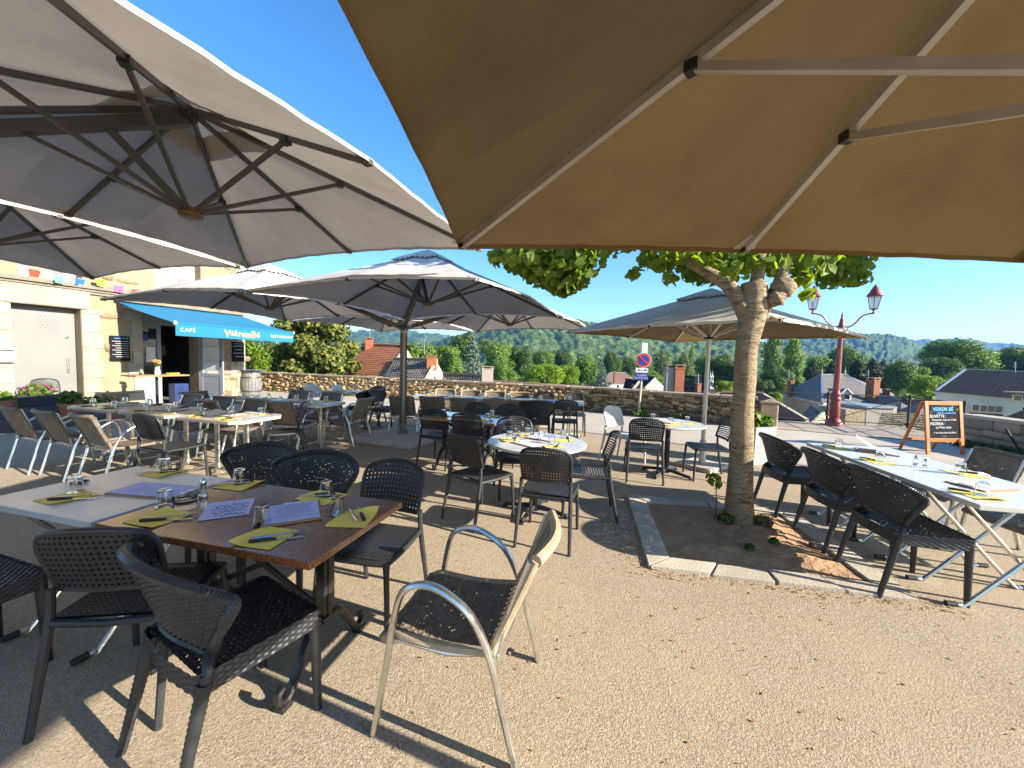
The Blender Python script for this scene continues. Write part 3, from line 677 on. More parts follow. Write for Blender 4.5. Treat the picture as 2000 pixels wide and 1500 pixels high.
# room behind
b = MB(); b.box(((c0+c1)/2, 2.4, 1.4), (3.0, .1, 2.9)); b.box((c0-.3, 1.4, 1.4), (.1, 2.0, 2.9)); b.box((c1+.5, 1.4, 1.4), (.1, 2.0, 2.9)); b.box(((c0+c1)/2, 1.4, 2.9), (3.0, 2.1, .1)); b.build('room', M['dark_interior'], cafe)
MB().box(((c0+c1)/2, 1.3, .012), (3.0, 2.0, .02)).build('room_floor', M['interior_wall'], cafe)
tt = FT(350, 720)[0]
MB().box((tt-.05, 1.2, 1.02), (.34, .04, .62)).build('green_notice', M['green_panel'], cafe)
for (a_, z_, w_, h_) in ((-.28, 1.9, .2, .34), (.0, 1.82, .24, .26), (.22, 1.55, .2, .3), (-.3, 1.45, .2, .3)): MB().box((tt+a_, 1.22, z_), (w_, .01, h_)).build('notice', M['interior_wall'], cafe)
# awning
aw_t0, aw_z = FT(226, 588); aw_t1 = FT(470, 612)[0]
def awn(px, py, t):     # sight line against the vertical plane across the facade at t
    d = ray(px, py); o = Vector((0, 0, EYE)); q = F0+FU*t; k = (q-o).dot(FU)/d.dot(FU); p = o+d*k
    return (p-q).dot(FN), p.z
aw_d, aw_fz = awn(366, 629, aw_t0+.05); aw_d = max(1.2, min(2.4, aw_d)); 
AWN = (aw_t0, aw_t1, aw_z, aw_d, aw_fz)
print('AWNING', AWN, 'door', d0, d1, dz, 'cafe', c0, c1, cz, 'tL,tR', tL, tR, 'cornice', corn)
aw = thing('awning', 'bright blue fabric awning with lettered valance over the cafe entrance', 'awning', F0+FU*((aw_t0+aw_t1)/2), FRZ)
hw = (aw_t1-aw_t0)/2; nn = 10
P = [[(-hw+2*hw*i/12, -.06-(aw_d-.06)*j/nn, aw_z-.02-(aw_z-aw_fz)*(j/nn)-.025*math.sin(PI*j/nn)-.006*math.sin(i*PI/3)) for i in range(13)] for j in range(nn+1)]
MB().grid(P).build('fabric', M['awning_blue'], aw, smooth=True)
MB().tube([(-hw, -aw_d, aw_fz-.02), (hw, -aw_d, aw_fz-.02)], .03, 10).build('front_bar', M['awning_blue'], aw, smooth=True)
VH = .30
val = MB().box((0, -aw_d-.012, aw_fz-.03-VH/2), (2*hw, .008, VH)).build('valance', M['awning_blue'], aw)
MB().box((0, -.10, aw_z+.05), (2*hw+.1, .14, .10)).build('cassette', M['cornice_stone'], aw, bevel=.02)
for s in (-1, 1):
    b = MB(); b.tube([(s*(hw-.1), -.08, aw_z-.12), (s*(hw-.5), -aw_d*.5, (aw_z+aw_fz)/2-.14), (s*(hw-.12), -aw_d+.02, aw_fz-.03)], .022, 8); b.build('folding_arm', M['frame_paint'], aw, smooth=True)
    MB().lathe([(.05, -.02), (.05, .02), (0, .03)], 12, (0, 0, 0)).build('end_cap', M['sign_white'], aw, loc=(s*hw, -aw_d, aw_fz-.02)).rotation_euler = (0, s*PI/2, 0)
def on_val(body, size, x, mat_, bold=0, dy=0, sp=1.0, z=0):
    me = text_mesh(body, size, M[mat_], .001, bold, spacing=sp); o = link('lettering', me, val); o.matrix_local = frame_mat((x, -aw_d-.018-dy, aw_fz-.03-VH/2+z), (1, 0, 0), (0, 0, 1)); return o
on_val('CAFÉ', .135, -hw+.27, 'letter_white', .001, sp=1.15)
on_val('RESTAURANT', .115, hw-.42, 'letter_white', .001, sp=1.12)
# the name in fat wavy letters, orange with a pale rim
wx = -.50
for i, ch in enumerate('VeiremBé'):
    sz = .25 if ch in 'VB' else .215; zo = (-.02, .012, .012, .004, -.006, -.012, -.004, .004)[i]
    w_ = {'V': .15, 'e': .125, 'i': .075, 'r': .095, 'm': .175, 'B': .15, 'é': .125}[ch]
    on_val(ch, sz, wx+w_/2, 'letter_white', .011, z=zo); on_val(ch, sz, wx+w_/2, 'letter_orange', .0035, dy=.003, z=zo); wx += w_
# bunting along the facade
bt = thing('bunting', 'string of small coloured flags hung along the cafe cornice', 'bunting', F0, FRZ)
b0, b1 = FT(35, 525), FT(478, 600); sag = lambda k: -.10*math.sin(PI*(k*4 % 1))
pts = [(b0[0]+(b1[0]-b0[0])*k/40, -.20, corn+.30-.18*(k/40)+sag(k/40)) for k in range(41)]
MB().tube(pts, .004, 4).build('cord', M['sign_white'], bt)
cl = ['flag_red', 'flag_green', 'flag_blue', 'flag_yellow', 'flag_pink']
for i in range(14):
    k = (i+.5)/14; x = b0[0]+(b1[0]-b0[0])*k; z = corn+.30-.18*k+sag(k); tw = random.uniform(-.05, .05)
    P = [[(x-.10+.20*a/4+(.03*(1-2*a/4))*c/4, -.205-.02*math.sin(a+i)-tw*c/4, z-.17*c/4) for a in range(5)] for c in range(5)]
    MB().grid(P).build('flag', M[cl[i % 5]], bt, smooth=True)
# blackboards on the wall
def squiggle(b, x0, x1, z, amp, y, w=.006, seed=0, k=None):
    r = random.Random(seed); n = k or max(6, int((x1-x0)/.018)); pts = [(x0+(x1-x0)*i/n, y, z+amp*math.sin(i*2.1+r.random())*r.uniform(.5, 1)) for i in range(n+1)]
    b.tube(pts, w, 4)
def board(name, label, t0, t1, z0_, z1_, lines, seed, y=-.05):
    o = thing(name, label, 'blackboard', F0+FU*((t0+t1)/2)+Vector((0, 0, z0_)), FRZ); w, h = t1-t0, z1_-z0_
    MB().box((0, y, h/2), (w, .03, h)).build('slate', M['slate_board'], o, bevel=.004)
    b = MB(); squiggle(b, -w*.3, w*.25, h*.9, h*.025, y-.019, .008, seed); b.build('chalk_heading', M['chalk_blue'], o)
    b = MB(); b.tube([(w*.34, y-.019, h*.84), (w*.36, y-.019, h*.97)], .006, 4); b.tube([(w*.28, y-.019, h*.93), (w*.44, y-.019, h*.9)], .006, 4); b.build('chalk_sprig', M['chalk_green'], o)
    for i in range(lines):
        b = MB(); z = h*(.78-.7*i/lines); squiggle(b, -w*(.42 if i % 2 == 0 else .25), w*.42, z, h*.014, y-.019, .0055, seed+i+1); b.build('chalk_line', M['chalk_white'], o)
    return o
t0_, z1_ = FT(212, 655); t1_, z0_ = FT(252, 705); board('blackboard', 'chalk menu blackboard hung on the ochre wall left of the entrance', t0_, t1_, z0_, z1_, 8, 3)
t0_, z1_ = FT(465, 668); t1_, z0_ = FT(477, 706); board('blackboard', 'narrow blackboard on the wall right of the opened glass door', t0_-.25, t1_-.04, z0_, z1_, 4, 9)
t0_, z1_ = FT(-4, 672); t1_, z0_ = FT(15, 707); lb = thing('letter_box', 'white wall letter box at the left picture edge beside the white door', 'letter box', F0+FU*((t0_+t1_)/2)+Vector((0, 0, z0_)), FRZ)
MB().box((0, -.08, .16), (.3, .14, .32)).build('box', M['sign_white'], lb, bevel=.012); MB().box((0, -.155, .26), (.22, .012, .03)).build('slot', M['black_plastic'], lb)
# ================================================================== FURNITURE PROTOTYPES
def arc(pts, n=6):      # Catmull-Rom through points
    P = [Vector(p) for p in pts]; Q = [P[0]*2-P[1]]+P+[P[-1]*2-P[-2]]; out = []
    for i in range(1, len(Q)-2):
        for k in range(n):
            t = k/n; a, b_, c, d = Q[i-1], Q[i], Q[i+1], Q[i+2]
            out.append(.5*((2*b_)+(-a+c)*t+(2*a-5*b_+4*c-d)*t*t+(-a+3*b_-3*c+d)*t*t*t))
    return out+[P[-1]]
def perf(fn, nu, nv, strip, thick, nf):
    """panel pierced by a grid of holes; fn(u, v) -> point, nf(u, v) -> normal"""
    us, vs_ = [0], [0]
    for n, L in ((nu, us), (nv, vs_)):
        for i in range(n):
            L += [(i+strip)/(n+strip), (i+1)/(n+strip)]
        L.append(1.0)
    b = MB()
    for side in (1, -1):
        P = [[Vector(fn(u, v))+Vector(nf(u, v))*thick*.5*side for u in us] for v in vs_]
        mask = [[not (i % 2 == 1 and j % 2 == 1) for i in range(len(us)-1)] for j in range(len(vs_)-1)]
        b.grid(P, flip=side < 0, mask=mask)
    k0, n = 0, len(us); k1 = n*len(vs_)
    for j in range(1, len(vs_)-1, 2):
        for i in range(1, n-1, 2):
            q = [j*n+i, j*n+i+1, (j+1)*n+i+1, (j+1)*n+i]
            for a in range(4): b.f.append((q[a], k1+q[a], k1+q[(a+1) % 4], q[(a+1) % 4]))
    return b
def wicker(fn, nf, nu, nv, amp, sub=4, holes=0, seed=1, both=True):
    """plaited sheet: nv rows of strands going over and under nu stakes"""
    b = MB(); r = random.Random(seed); NU, NV = nu*sub, nv*3; P = []
    for j in range(NV+1):
        v = j/NV; row = []; rj = min(int(j/3), nv-1); fj = j/3-rj
        for i in range(NU+1):
            u = i/NU; d = amp*math.cos(PI*(i/sub+rj))*(.35+.65*math.sin(PI*min(max(fj, 0), 1)))
            if j % 3 == 0: d -= amp*.75
            row.append(Vector(fn(u, v))+Vector(nf(u, v))*d)
        P.append(row)
    mask = [[True]*NU for _ in range(NV)]
    if holes:
        for j in range(3, NV-3, 3):
            for i in range(sub, NU-sub, sub):
                if r.random() < holes: mask[j][i] = False
    return b.grid(P, mask=mask)

def ridged(a, c, r0, r1, n=10, rings=44, ridge=.07):
    a, c = Vector(a), Vector(c); pts = [a.lerp(c, i/rings) for i in range(rings+1)]
    rr = [(r0+(r1-r0)*i/rings)*(1+ridge*math.cos(PI*i)) for i in range(rings+1)]
    return MB().tube(pts, rr, n)

# ---- A: moulded resin chair with pierced back
def make_resin(name, m, style='pierced'):
    t = thing(name, 'x', 'chair'); W, D, SH = .225, .23, .445
    hw = lambda v: .205+.012*v-.05*max(0, (v-.72)/.28)**2.4
    def bk(u, v):
        a = (u-.5)*2; return (hw(v)*a, -.205-.105*v+.045*a*a*(.6+.4*v), .565+.285*v-(.02*a*a*v))
    def bn(u, v): return (0, -.94, -.33)
    if style == 'pierced': perf(bk, 17, 10, .56, .012, bn).build('backrest', m, t, smooth=True)
    elif style == 'slatted':
        sb = MB()
        for k in range(11):
            v0, v1 = k/11+.012, (k+1)/11-.03
            P = [[Vector(bk(i/12, v0))+Vector(bn(0, 0))*.006 for i in range(13)], [Vector(bk(i/12, v1))+Vector(bn(0, 0))*.006 for i in range(13)], [Vector(bk(i/12, v1))-Vector(bn(0, 0))*.008 for i in range(13)], [Vector(bk(i/12, v0))-Vector(bn(0, 0))*.008 for i in range(13)], [Vector(bk(i/12, v0))+Vector(bn(0, 0))*.006 for i in range(13)]]
            sb.grid(P)
        sb.build('backrest', m, t, smooth=True)
    rim = arc([bk(0, 0), bk(0, .35), bk(0, .7), bk(0.0, .93), bk(.08, 1.0), bk(.3, 1.02), bk(.5, 1.02), bk(.7, 1.02), bk(.92, 1.0), bk(1, .93), bk(1, .7), bk(1, .35), bk(1, 0)], 4)
    MB().tube(rim, .0125, 8).build('back_frame', m, t, smooth=True)
    MB().tube([bk(i/10, -.02) for i in range(11)], .013, 8, flat=.7).build('lower_rail', m, t, smooth=True)
    def sf(u, v):
        a, c = (u-.5)*2, v; return ((.205+.012*c)*a, -.205+.42*c, SH-.016*math.sin(PI*min(1, c*1.15))*(1-a*a*.6)-(.012*max(0, (c-.85)/.15)**2))
    if style == 'pierced': perf(sf, 17, 17, .6, .012, lambda u, v: (0, 0, 1)).build('seat', m, t, smooth=True)
    else:
        sb = MB()
        for k in range(16):
            v0, v1 = k/16+.004, (k+1)/16-.022; P = []
            for (v, dz_) in ((v0, .004), (v1, .004), (v1, -.012), (v0, -.012), (v0, .004)): P.append([Vector(sf(i/10, v))+Vector((0, 0, dz_)) for i in range(11)])
            sb.grid(P)
        sb.build('seat', m, t, smooth=True)
    fr = arc([(-.212, -.21, SH-.012), (-.22, 0, SH-.018), (-.222, .18, SH-.012), (-.19, .222, SH-.02), (0, .228, SH-.022), (.19, .222, SH-.02), (.222, .18, SH-.012), (.22, 0, SH-.018), (.212, -.21, SH-.012)], 4)
    MB().tube(fr, .0165, 8).build('seat_frame', m, t, smooth=True)
    MB().tube([(-.212, -.212, SH-.014), (0, -.225, SH-.02), (.212, -.212, SH-.014)], .0165, 8).build('rear_rail', m, t, smooth=True)
    for s in (-1, 1):
        pts = arc([(s*.208, -.205, .57), (s*.212, -.21, .44), (s*.222, -.255, .2), (s*.228, -.295, 0)], 4)
        MB().tube(pts, [.0155]*4+[.0175]*4+[.016, .0155, .015, .0145, .014], 8).build('leg', m, t, smooth=True)
        pts = [(s*.205, .212, SH-.015), (s*.212, .222, SH-.08), (s*.222, .232, .2), (s*.226, .238, 0)]
        MB().tube(pts, [.021, .0165, .0155, .014], 8).build('leg', m, t, smooth=True)
    return t
# ---- B: wrap-back wicker-look chair
def make_wrap(name, m, fine=True):
    t = thing(name, 'x', 'chair'); SH = .455
    def bk(u, v):
        a = (u-.5)*2; wr = .62+.50*max(0, v)**.8; corner = 1-.10*max(0, (v-.8)/.2)**2*1.0
        ang = a*wr*corner; R_ = .285+.05*v
        lift = .045*max(0, (abs(a)-.0))**2
        return (R_*math.sin(ang)*(1.06+.16*max(0, v)), -.215-.10*v+(R_*(1-math.cos(ang)))*.86, .495+.335*v-lift*v*1.6)
    def bn(u, v):
        a = (u-.5)*2; ang = a*(.62+.5*max(0, v)**.8); return (math.sin(ang), -math.cos(ang), -.15)
    nu, nv = (34, 28) if fine else (16, 13)
    def bk2(u, v):       # lower edge arches up in the middle
        a = (u-.5)*2; lo = .115*max(0, 1-(a/.8)**2)**.5; return bk(u, lo+(1-lo)*v)
    wicker(bk2, bn, nu, nv, .0042, 4, .16 if fine else .1, 3).build('backrest', m, t, smooth='all')
    rim = arc([bk(0, -.12), bk(0, .25), bk(0, .6), bk(0, .88), bk(.04, .985), bk(.12, 1.0), bk(.3, 1.0), bk(.5, 1.0), bk(.7, 1.0), bk(.88, 1.0), bk(.96, .985), bk(1, .88), bk(1, .6), bk(1, .25), bk(1, -.12)], 10)
    MB().tube(rim, [.0195*(1+.11*math.cos(PI*i)) for i in range(len(rim))], 8).build('back_rim', m, t, smooth=True)
    low = [bk2(i/16, 0) for i in range(17)]; MB().tube(low, .011, 6).build('lower_rim', m, t, smooth=True)
    q = lambda u, v: (.235*((u-.5)*2), -.215+.445*v, SH-.012*math.sin(PI*u)*math.sin(PI*v))
    wicker(q, lambda u, v: (0, 0, 1), 26 if fine else 12, 26 if fine else 12, .0036, 4, .2, 5).build('seat', m, t, smooth='all')
    # plaited apron round the seat
    ring = [(-.238, -.20), (-.238, 0), (-.238, .215), (-.215, .236), (0, .238), (.215, .236), (.238, .215), (.238, 0), (.238, -.20), (.21, -.232), (0, -.252), (-.21, -.232), (-.238, -.20)]
    L = [0]
    for a_, c_ in zip(ring, ring[1:]): L.append(L[-1]+math.dist(a_, c_))
    def rp(u):
        d = u*L[-1]
        for i in range(len(ring)-1):
            if d <= L[i+1]+1e-9: k = (d-L[i])/(L[i+1]-L[i]); return (ring[i][0]*(1-k)+ring[i+1][0]*k, ring[i][1]*(1-k)+ring[i+1][1]*k)
        return ring[-1]
    def ap(u, v): x, y = rp(u); return (x*(1-.02*v), y*(1-.02*v), SH+.008-.082*v)
    def an(u, v): x, y = rp(u); l = math.hypot(x, y); return (x/l, y/l, 0)
    wicker(ap, an, 70 if fine else 36, 7, .0034, 4, 0, 6).build('apron', m, t, smooth='all')
    for s in (-1, 1):
        ridged((s*.222, -.20, .42), (s*.232, -.30, 0), .024, .0165).build('leg', m, t, smooth=True)
        ridged((s*.213, .208, .42), (s*.222, .218, 0), .024, .0165).build('leg', m, t, smooth=True)
        MB().tube(arc([bk(0 if s < 0 else 1, .02), (s*.222, -.19, .46), (s*.222, -.2, .40)], 4), .020, 8).build('back_support', m, t, smooth=True)
    return t
# ---- C: aluminium armchair with woven cane seat and back
def make_arm(name, pale=False):
    t = thing(name, 'x', 'armchair'); mw = M['brown_wicker']; mt = M['tan_cane'] if pale else M['brown_wicker']; al = M['aluminium']
    for s in (-1, 1):
        x = s*.275
        arch = arc([(x*1.03, .285, 0), (x*1.01, .235, .30), (x, .20, .52), (x, .165, .625), (x, .09, .665), (x, 0, .655), (x, -.12, .575), (x, -.20, .42), (x*1.01, -.255, .22), (x*1.02, -.315, 0)], 5)
        MB().tube(arch, .0145, 8, flat=1.25).build('arm_frame', al, t, smooth=True)
        MB().tube([(x*.88, .235, .40), (x*.9, -.02, .385), (x*.88, -.215, .415), (x*.86, -.265, .60), (x*.85, -.335, .80)], .011, 8).build('back_post', al, t, smooth=True)
        MB().bar((x*.98, .20, .405), (x*.86, .20, .405), .02, .02).build('bracket', al, t); MB().bar((x*.98, -.21, .41), (x*.86, -.21, .41), .02, .02).build('bracket', al, t)
    MB().bar((-.25, .21, .395), (.25, .21, .395), .022, .022).build('front_rail', al, t); MB().bar((-.25, -.235, .405), (.25, -.235, .405), .022, .022).build('rear_rail', al, t)
    f = lambda u, v: (.245*((u-.5)*2), .265-.48*v, .432-.02*math.sin(PI*v)+(-.035*max(0, (.12-v)/.12)**1.5)-.008*math.sin(PI*u))
    wicker(f, lambda u, v: (0, 0, 1), 26, 26, .0030, 3, .05, 2).build('seat', mw, t, smooth='all')
    g = lambda u, v: (.235*((u-.5)*2), -.205-.155*v-.045*math.cos((u-.5)*PI)*(.5+.5*v), .435+.37*v)
    gn = lambda u, v: (0, -.92, -.36)
    wicker(g, gn, 26, 22, .0030, 3, .05, 4).build('backrest', mw, t, smooth='all')
    for s, u in ((-1, 0.0), (1, 1.0)):
        pts = [g(u, k/14) for k in range(15)]; rr = [.017+.0012*math.cos(PI*i) for i in range(15)]
        pp, rr = [], []
        for i in range(57): v = i/56; p = Vector(g(u, v)); pp.append(p+Vector((-s*.004, 0, 0))); rr.append((.021-.004*v)*(1+.035*math.cos(PI*i)))
        MB().tube(pp, rr, 8).build('wrapped_edge', mt, t, smooth=True)
        pp, rr = [], []
        for i in range(57): v = i/56; p = Vector(f(u, v)); pp.append(p+Vector((-s*.004, 0, -.008))); rr.append(.019*(1+.035*math.cos(PI*i)))
        MB().tube(pp, rr, 8).build('wrapped_edge', mt, t, smooth=True)
    pp = [Vector(g(i/56, 1.0)) for i in range(57)]; MB().tube(pp, [.024*(1+.03*math.cos(PI*i)) for i in range(57)], 8).build('top_roll', mt, t, smooth=True)
    pp = [Vector(f(i/56, 0.0))+Vector((0, .004, -.006)) for i in range(57)]; MB().tube(pp, [.020*(1+.03*math.cos(PI*i)) for i in range(57)], 8).build('front_roll', mw, t, smooth=True)
    return t
CH = {'pierced': make_resin('resin_chair', M['dark_resin']), 'slatted': make_resin('resin_chair', M['dark_resin'], 'slatted'), 'wrap': make_wrap('wicker_chair', M['dark_wicker']),
      'arm': make_arm('armchair'), 'armpale': make_arm('armchair', True), 'white': make_resin('resin_chair', M['sunglare_resin'])}  # the white one is a dark chair with sun glare in its colour
CH['arm'].name = 'woven_armchair'; CH['armpale'].name = 'cane_armchair'
# ---- tables (length along local X, depth along local Y)
TH = .74
def top_slab(l, w, m, edge=None, th=.03, t=None, cut=0):
    if cut:
        c = cut; poly = [(-l/2+c, -w/2), (l/2-c, -w/2), (l/2, -w/2+c), (l/2, w/2-c), (l/2-c, w/2), (-l/2+c, w/2), (-l/2, w/2-c), (-l/2, -w/2+c)]
        b = MB().prism(poly, TH-th, TH)
    else: b = MB().box((0, 0, TH-th/2), (l, w, th))
    top = b.build('tabletop', m, t, bevel=.004)
    if edge: MB().box((0, -w/2-.001, TH-th/2), (l-.004, .006, th-.006)).build('edge_band', edge, top); MB().box((l/2+.001, 0, TH-th/2), (.006, w-.004, th-.006)).build('edge_band', edge, top)
    return top
def iron_pedestal(t, x, w):
    """cast iron end standard with two scrolled feet and a diagonal tie"""
    im = M['cast_iron']; b = MB(); b.box((x, 0, .47), (.05, .075, .44)); b.box((x, 0, .47), (.064, .030, .40)); b.box((x, 0, .26), (.07, .10, .03)); b.box((x, 0, .69), (.075, .12, .03))
    b.build('standard', im, t, bevel=.006)
    for s in (-1, 1):
        pts = arc([(x, s*.02, .25), (x, s*.09, .235), (x, s*.15, .17), (x, s*.20, .085), (x, s*.245, .035), (x, s*.285, .045), (x, s*.292, .085), (x, s*.265, .098)], 5)
        MB().tube(pts, [.024-.010*i/(len(pts)-1) for i in range(len(pts))], 8, flat=1.2).build('scroll_foot', im, t, smooth=True)
        MB().box((x, s*.262, .014), (.05, .06, .028)).build('foot_pad', im, t, bevel=.006)
        MB().tube(arc([(x, 0, .60), (x, s*.08, .665), (x, s*.20, .70)], 4), .014, 6).build('bracket', im, t, smooth=True)
def t_brown(l, w):
    t = thing('bistro_table', 'x', 'table'); top_slab(l, w, M['burl_laminate'], None, .032, t)
    for s in (-1, 1): iron_pedestal(t, s*(l/2-.22), w)
    MB().bar((-l/2+.22, 0, .66), (l/2-.22, 0, .27), .012, .03).build('tie_bar', M['cast_iron'], t); MB().bar((l/2-.22, .014, .66), (-l/2+.22, .014, .27), .012, .03).build('tie_bar', M['cast_iron'], t)
    MB().box((0, 0, .698), (l-.3, .05, .02)).build('rail', M['cast_iron'], t); return t
def fold_legs(t, l, w, m, r=.014):
    for s in (-1, 1):
        x = s*(l/2-.16)
        for k, d in ((0, -1), (1, 1)):
            xo = x+.016*(k*2-1)
            pts = arc([(xo, d*(w/2-.09), .70), (xo, d*(w/2-.10), .66), (xo, -d*(w/2-.13), .05), (xo, -d*(w/2-.075), .018), (xo, -d*(w/2-.01), .016)], 4)
            MB().tube(pts, r, 8).build('leg', m, t, smooth=True)
            MB().tube([(xo, -d*(w/2-.05), .017), (xo, -d*(w/2+.012), .017)], r*1.25, 8).build('foot_cap', M['black_plastic'], t, smooth=True)
    for d in (-1, 1): MB().tube([(-l/2+.16, d*(w/2-.10), .69), (l/2-.16, d*(w/2-.10), .69)], r*.9, 8).build('stretcher', m, t, smooth=True)
def t_fold(l, w, topm='white_laminate', legm='aluminium', cut=0, edge='white_edge'):
    t = thing('folding_table', 'x', 'table'); top_slab(l, w, M[topm], M[edge] if edge and not cut else None, .034, t, cut); fold_legs(t, l, w, M[legm]); return t
def t_ped(l, w, topm, cut=.1, two=True, base='aluminium'):
    t = thing('pedestal_table', 'x', 'table'); top_slab(l, w, M[topm], None, .038, t, cut)
    for x in ((-l/2+.28, l/2-.28) if two else (0,)):
        b = MB(); 
        for d in (-1, 1): b.tube([(x+d*.022, 0, .03), (x+d*.022, 0, .70)], .019, 8)
        b.build('column', M[base], t, smooth=True)
        for k in range(4):
            a = PI/4+k*PI/2
            MB().tube(arc([(x, 0, .075), (x+.16*math.cos(a), .16*math.sin(a), .055), (x+.31*math.cos(a), .31*math.sin(a), .022)], 3), .017, 6).build('foot', M[base], t, smooth=True)
    return t
def t_round(r, topm='marble_laminate', colm='dark_resin'):
    t = thing('round_table', 'x', 'table')
    MB().lathe([(0, TH-.03), (r-.012, TH-.03), (r, TH-.022), (r, TH-.006), (r-.006, TH), (0, TH)], 48).build('tabletop', M[topm], t, smooth=True)
    MB().lathe([(.045, .03), (.04, .06), (.036, .35), (.036, .69), (.10, .70), (.10, .71)], 14).build('column', M[colm], t, smooth=True)
    for k in range(4):
        a = PI/4+k*PI/2; c, s_ = math.cos(a), math.sin(a)
        b = MB(); b.tube(arc([(0, 0, .075), (.16*c, .16*s_, .055), (.34*c, .34*s_, .028)], 3), [.026, .025, .024, .023, .022, .021, .020], 6); b.build('foot', M[colm], t, smooth=True)
        MB().lathe([(.024, 0), (.024, .02), (0, .022)], 8).build('foot_pad', M['black_plastic'], t, loc=(.34*c, .34*s_, 0))
    return t
# ---- things on tables
def glass_proto():
    me = MB().lathe([(.029, .0), (.031, .03), (.034, .062), (.036, .085), (.0335, .0845), (.0315, .062), (.029, .03), (.0265, .008), (0, .007)], 20).mesh('drinking_glass', smooth=True); me.materials.append(M['clear_glass'])
    b = MB().lathe([(.036, 0), (.034, .023), (.031, .055), (.0285, .078), (.027, .084), (0, .085), (0, .076), (.0255, .074), (.029, .055), (.0318, .023), (.034, .0), (.036, 0)], 22)
    me = b.mesh('drinking_glass', smooth=True); me.materials.append(M['clear_glass']); return me
GL = glass_proto()
def glass(p, label, group):
    o = link('drinking_glass', GL, None, p, random.uniform(0, 3)); o.scale = (1.05, 1.05, 1.08); return tag(o, label, 'glass', group)
def napkin(p, rz, label, group, curl=.012, w=.20, d=.19, seed=0):
    r = random.Random(seed); ph = r.uniform(0, 6); n = 10
    P = [[((i/n-.5)*w, (j/n-.5)*d, .0025+curl*max(0, math.sin((i/n+j/n*.6)*3.0+ph))**2*(1 if (i in (0, n) or j in (0, n) or r.random() < .3) else .5)*abs((i/n-.5)*2)**2) for i in range(n+1)] for j in range(n+1)]
    b = MB().grid(P); P2 = [[(x, y, z-.0018) for x, y, z in row] for row in P]; b.grid(P2, flip=True)
    o = b.build('paper_napkin', M['yellow_paper'], None, smooth='all', loc=p, rz=rz); return tag(o, label, 'napkin', group)
def knife_proto():
    t = thing('table_knife', 'x', 'knife'); b = MB().prism([(-.006, 0), (.006, 0), (.0085, .05), (.006, .105), (-.001, .118), (-.007, .105)], 0, .0022); b.build('blade', M['brushed_steel'], t)
    MB().tube([(0, -.10, .006), (0, -.08, .006), (0, -.03, .0055), (0, .004, .004)], [.007, .0082, .0072, .0055], 8, flat=1.25).build('handle', M['black_plastic'], t, smooth=True); return t
def fork_proto():
    t = thing('table_fork', 'x', 'fork'); b = MB()
    b.tube(arc([(0, -.10, .004), (0, -.02, .004), (0, .04, .008), (0, .06, .006)], 4), [.0055]*5+[.003]*5+[.0042]*3, 6, flat=1.5); b.build('handle', M['brushed_steel'], t, smooth=True)
    b = MB(); b.prism([(-.005, .055), (.005, .055), (.0115, .072), (-.0115, .072)], .003, .006)
    for k in range(4): b.box((-.0098+.0065*k, .091, .0055), (.0032, .042, .0024))
    b.build('tines', M['brushed_steel'], t); return t
KN, FK = knife_proto(), fork_proto()
def menu(p, rz, label, group, w=.21, d=.30, paper='lilac_paper', lines=9, curl=0, seed=0, clip=True):
    t = thing('menu_board', label, 'menu', p, rz, group)
    if clip:
        MB().box((0, 0, .005), (w+.02, d+.02, .008)).build('clipboard', M['clip_wood'], t, bevel=.002); MB().box((0, d/2-.005, .013), (.09, .02, .008)).build('clip', M['brushed_steel'], t, bevel=.002)
    z0 = .0105 if clip else .002; n = 12; f = lambda x, y: z0+curl*max(0, (y/d+.5))**2.2*(1 if x > -9 else 0)
    P = [[((i/n-.5)*w, (j/n-.5)*d*(1-.0*curl), f((i/n-.5)*w, (j/n-.5)*d)) for i in range(n+1)] for j in range(n+1)]
    sh = MB().grid(P).build('sheet', M[paper], t, smooth='all')
    r = random.Random(seed); b = MB()
    for k in range(lines):
        y = d*(.36-.74*k/lines)
        if curl and y > .02: continue
        x0 = -w*.4 if lines < 5 else -w*r.uniform(.2, .4); x1 = w*r.uniform(.15, .4); m_ = 16 if lines < 5 else 10
        pts = [(x0+(x1-x0)*i/m_, y+(.020 if lines < 5 else .003)*math.sin(i*2.2+r.random()*2), f(0, y)+.0012) for i in range(m_+1)]
        b.tube(pts, .0011 if lines < 5 else .0005, 4)
    b.build('handwriting', M['ink'], sh); return t
def shaker(p, label, group=None, tall=True):
    t = thing('salt_shaker', label, 'shaker', p, 0, group); s = 1 if tall else .75
    MB().lathe([(.021, 0), (.023, .006), (.019, .03*s), (.0145, .06*s), (.013, .068*s), (.0, .069*s)], 12).build('bottle', M['clear_glass'], t, smooth=True)
    MB().lathe([(.0, .012), (.017, .012), (.015, .032*s), (0, .034*s)], 10).build('salt', M['white_paper'], t, smooth=True)
    MB().lathe([(.0155, .066*s), (.0165, .07*s), (.0145, .088*s), (.007, .101*s), (0, .103*s)], 12).build('cap', M['brushed_steel'], t, smooth=True); return t
def ashtray(p, label):
    me = MB().lathe([(.046, 0), (.052, .004), (.056, .034), (.052, .035), (.046, .012), (0, .010)], 24).mesh('ashtray', smooth=True); me.materials.append(M['clear_glass']); return tag(link('ashtray', me, None, p), label, 'ashtray')

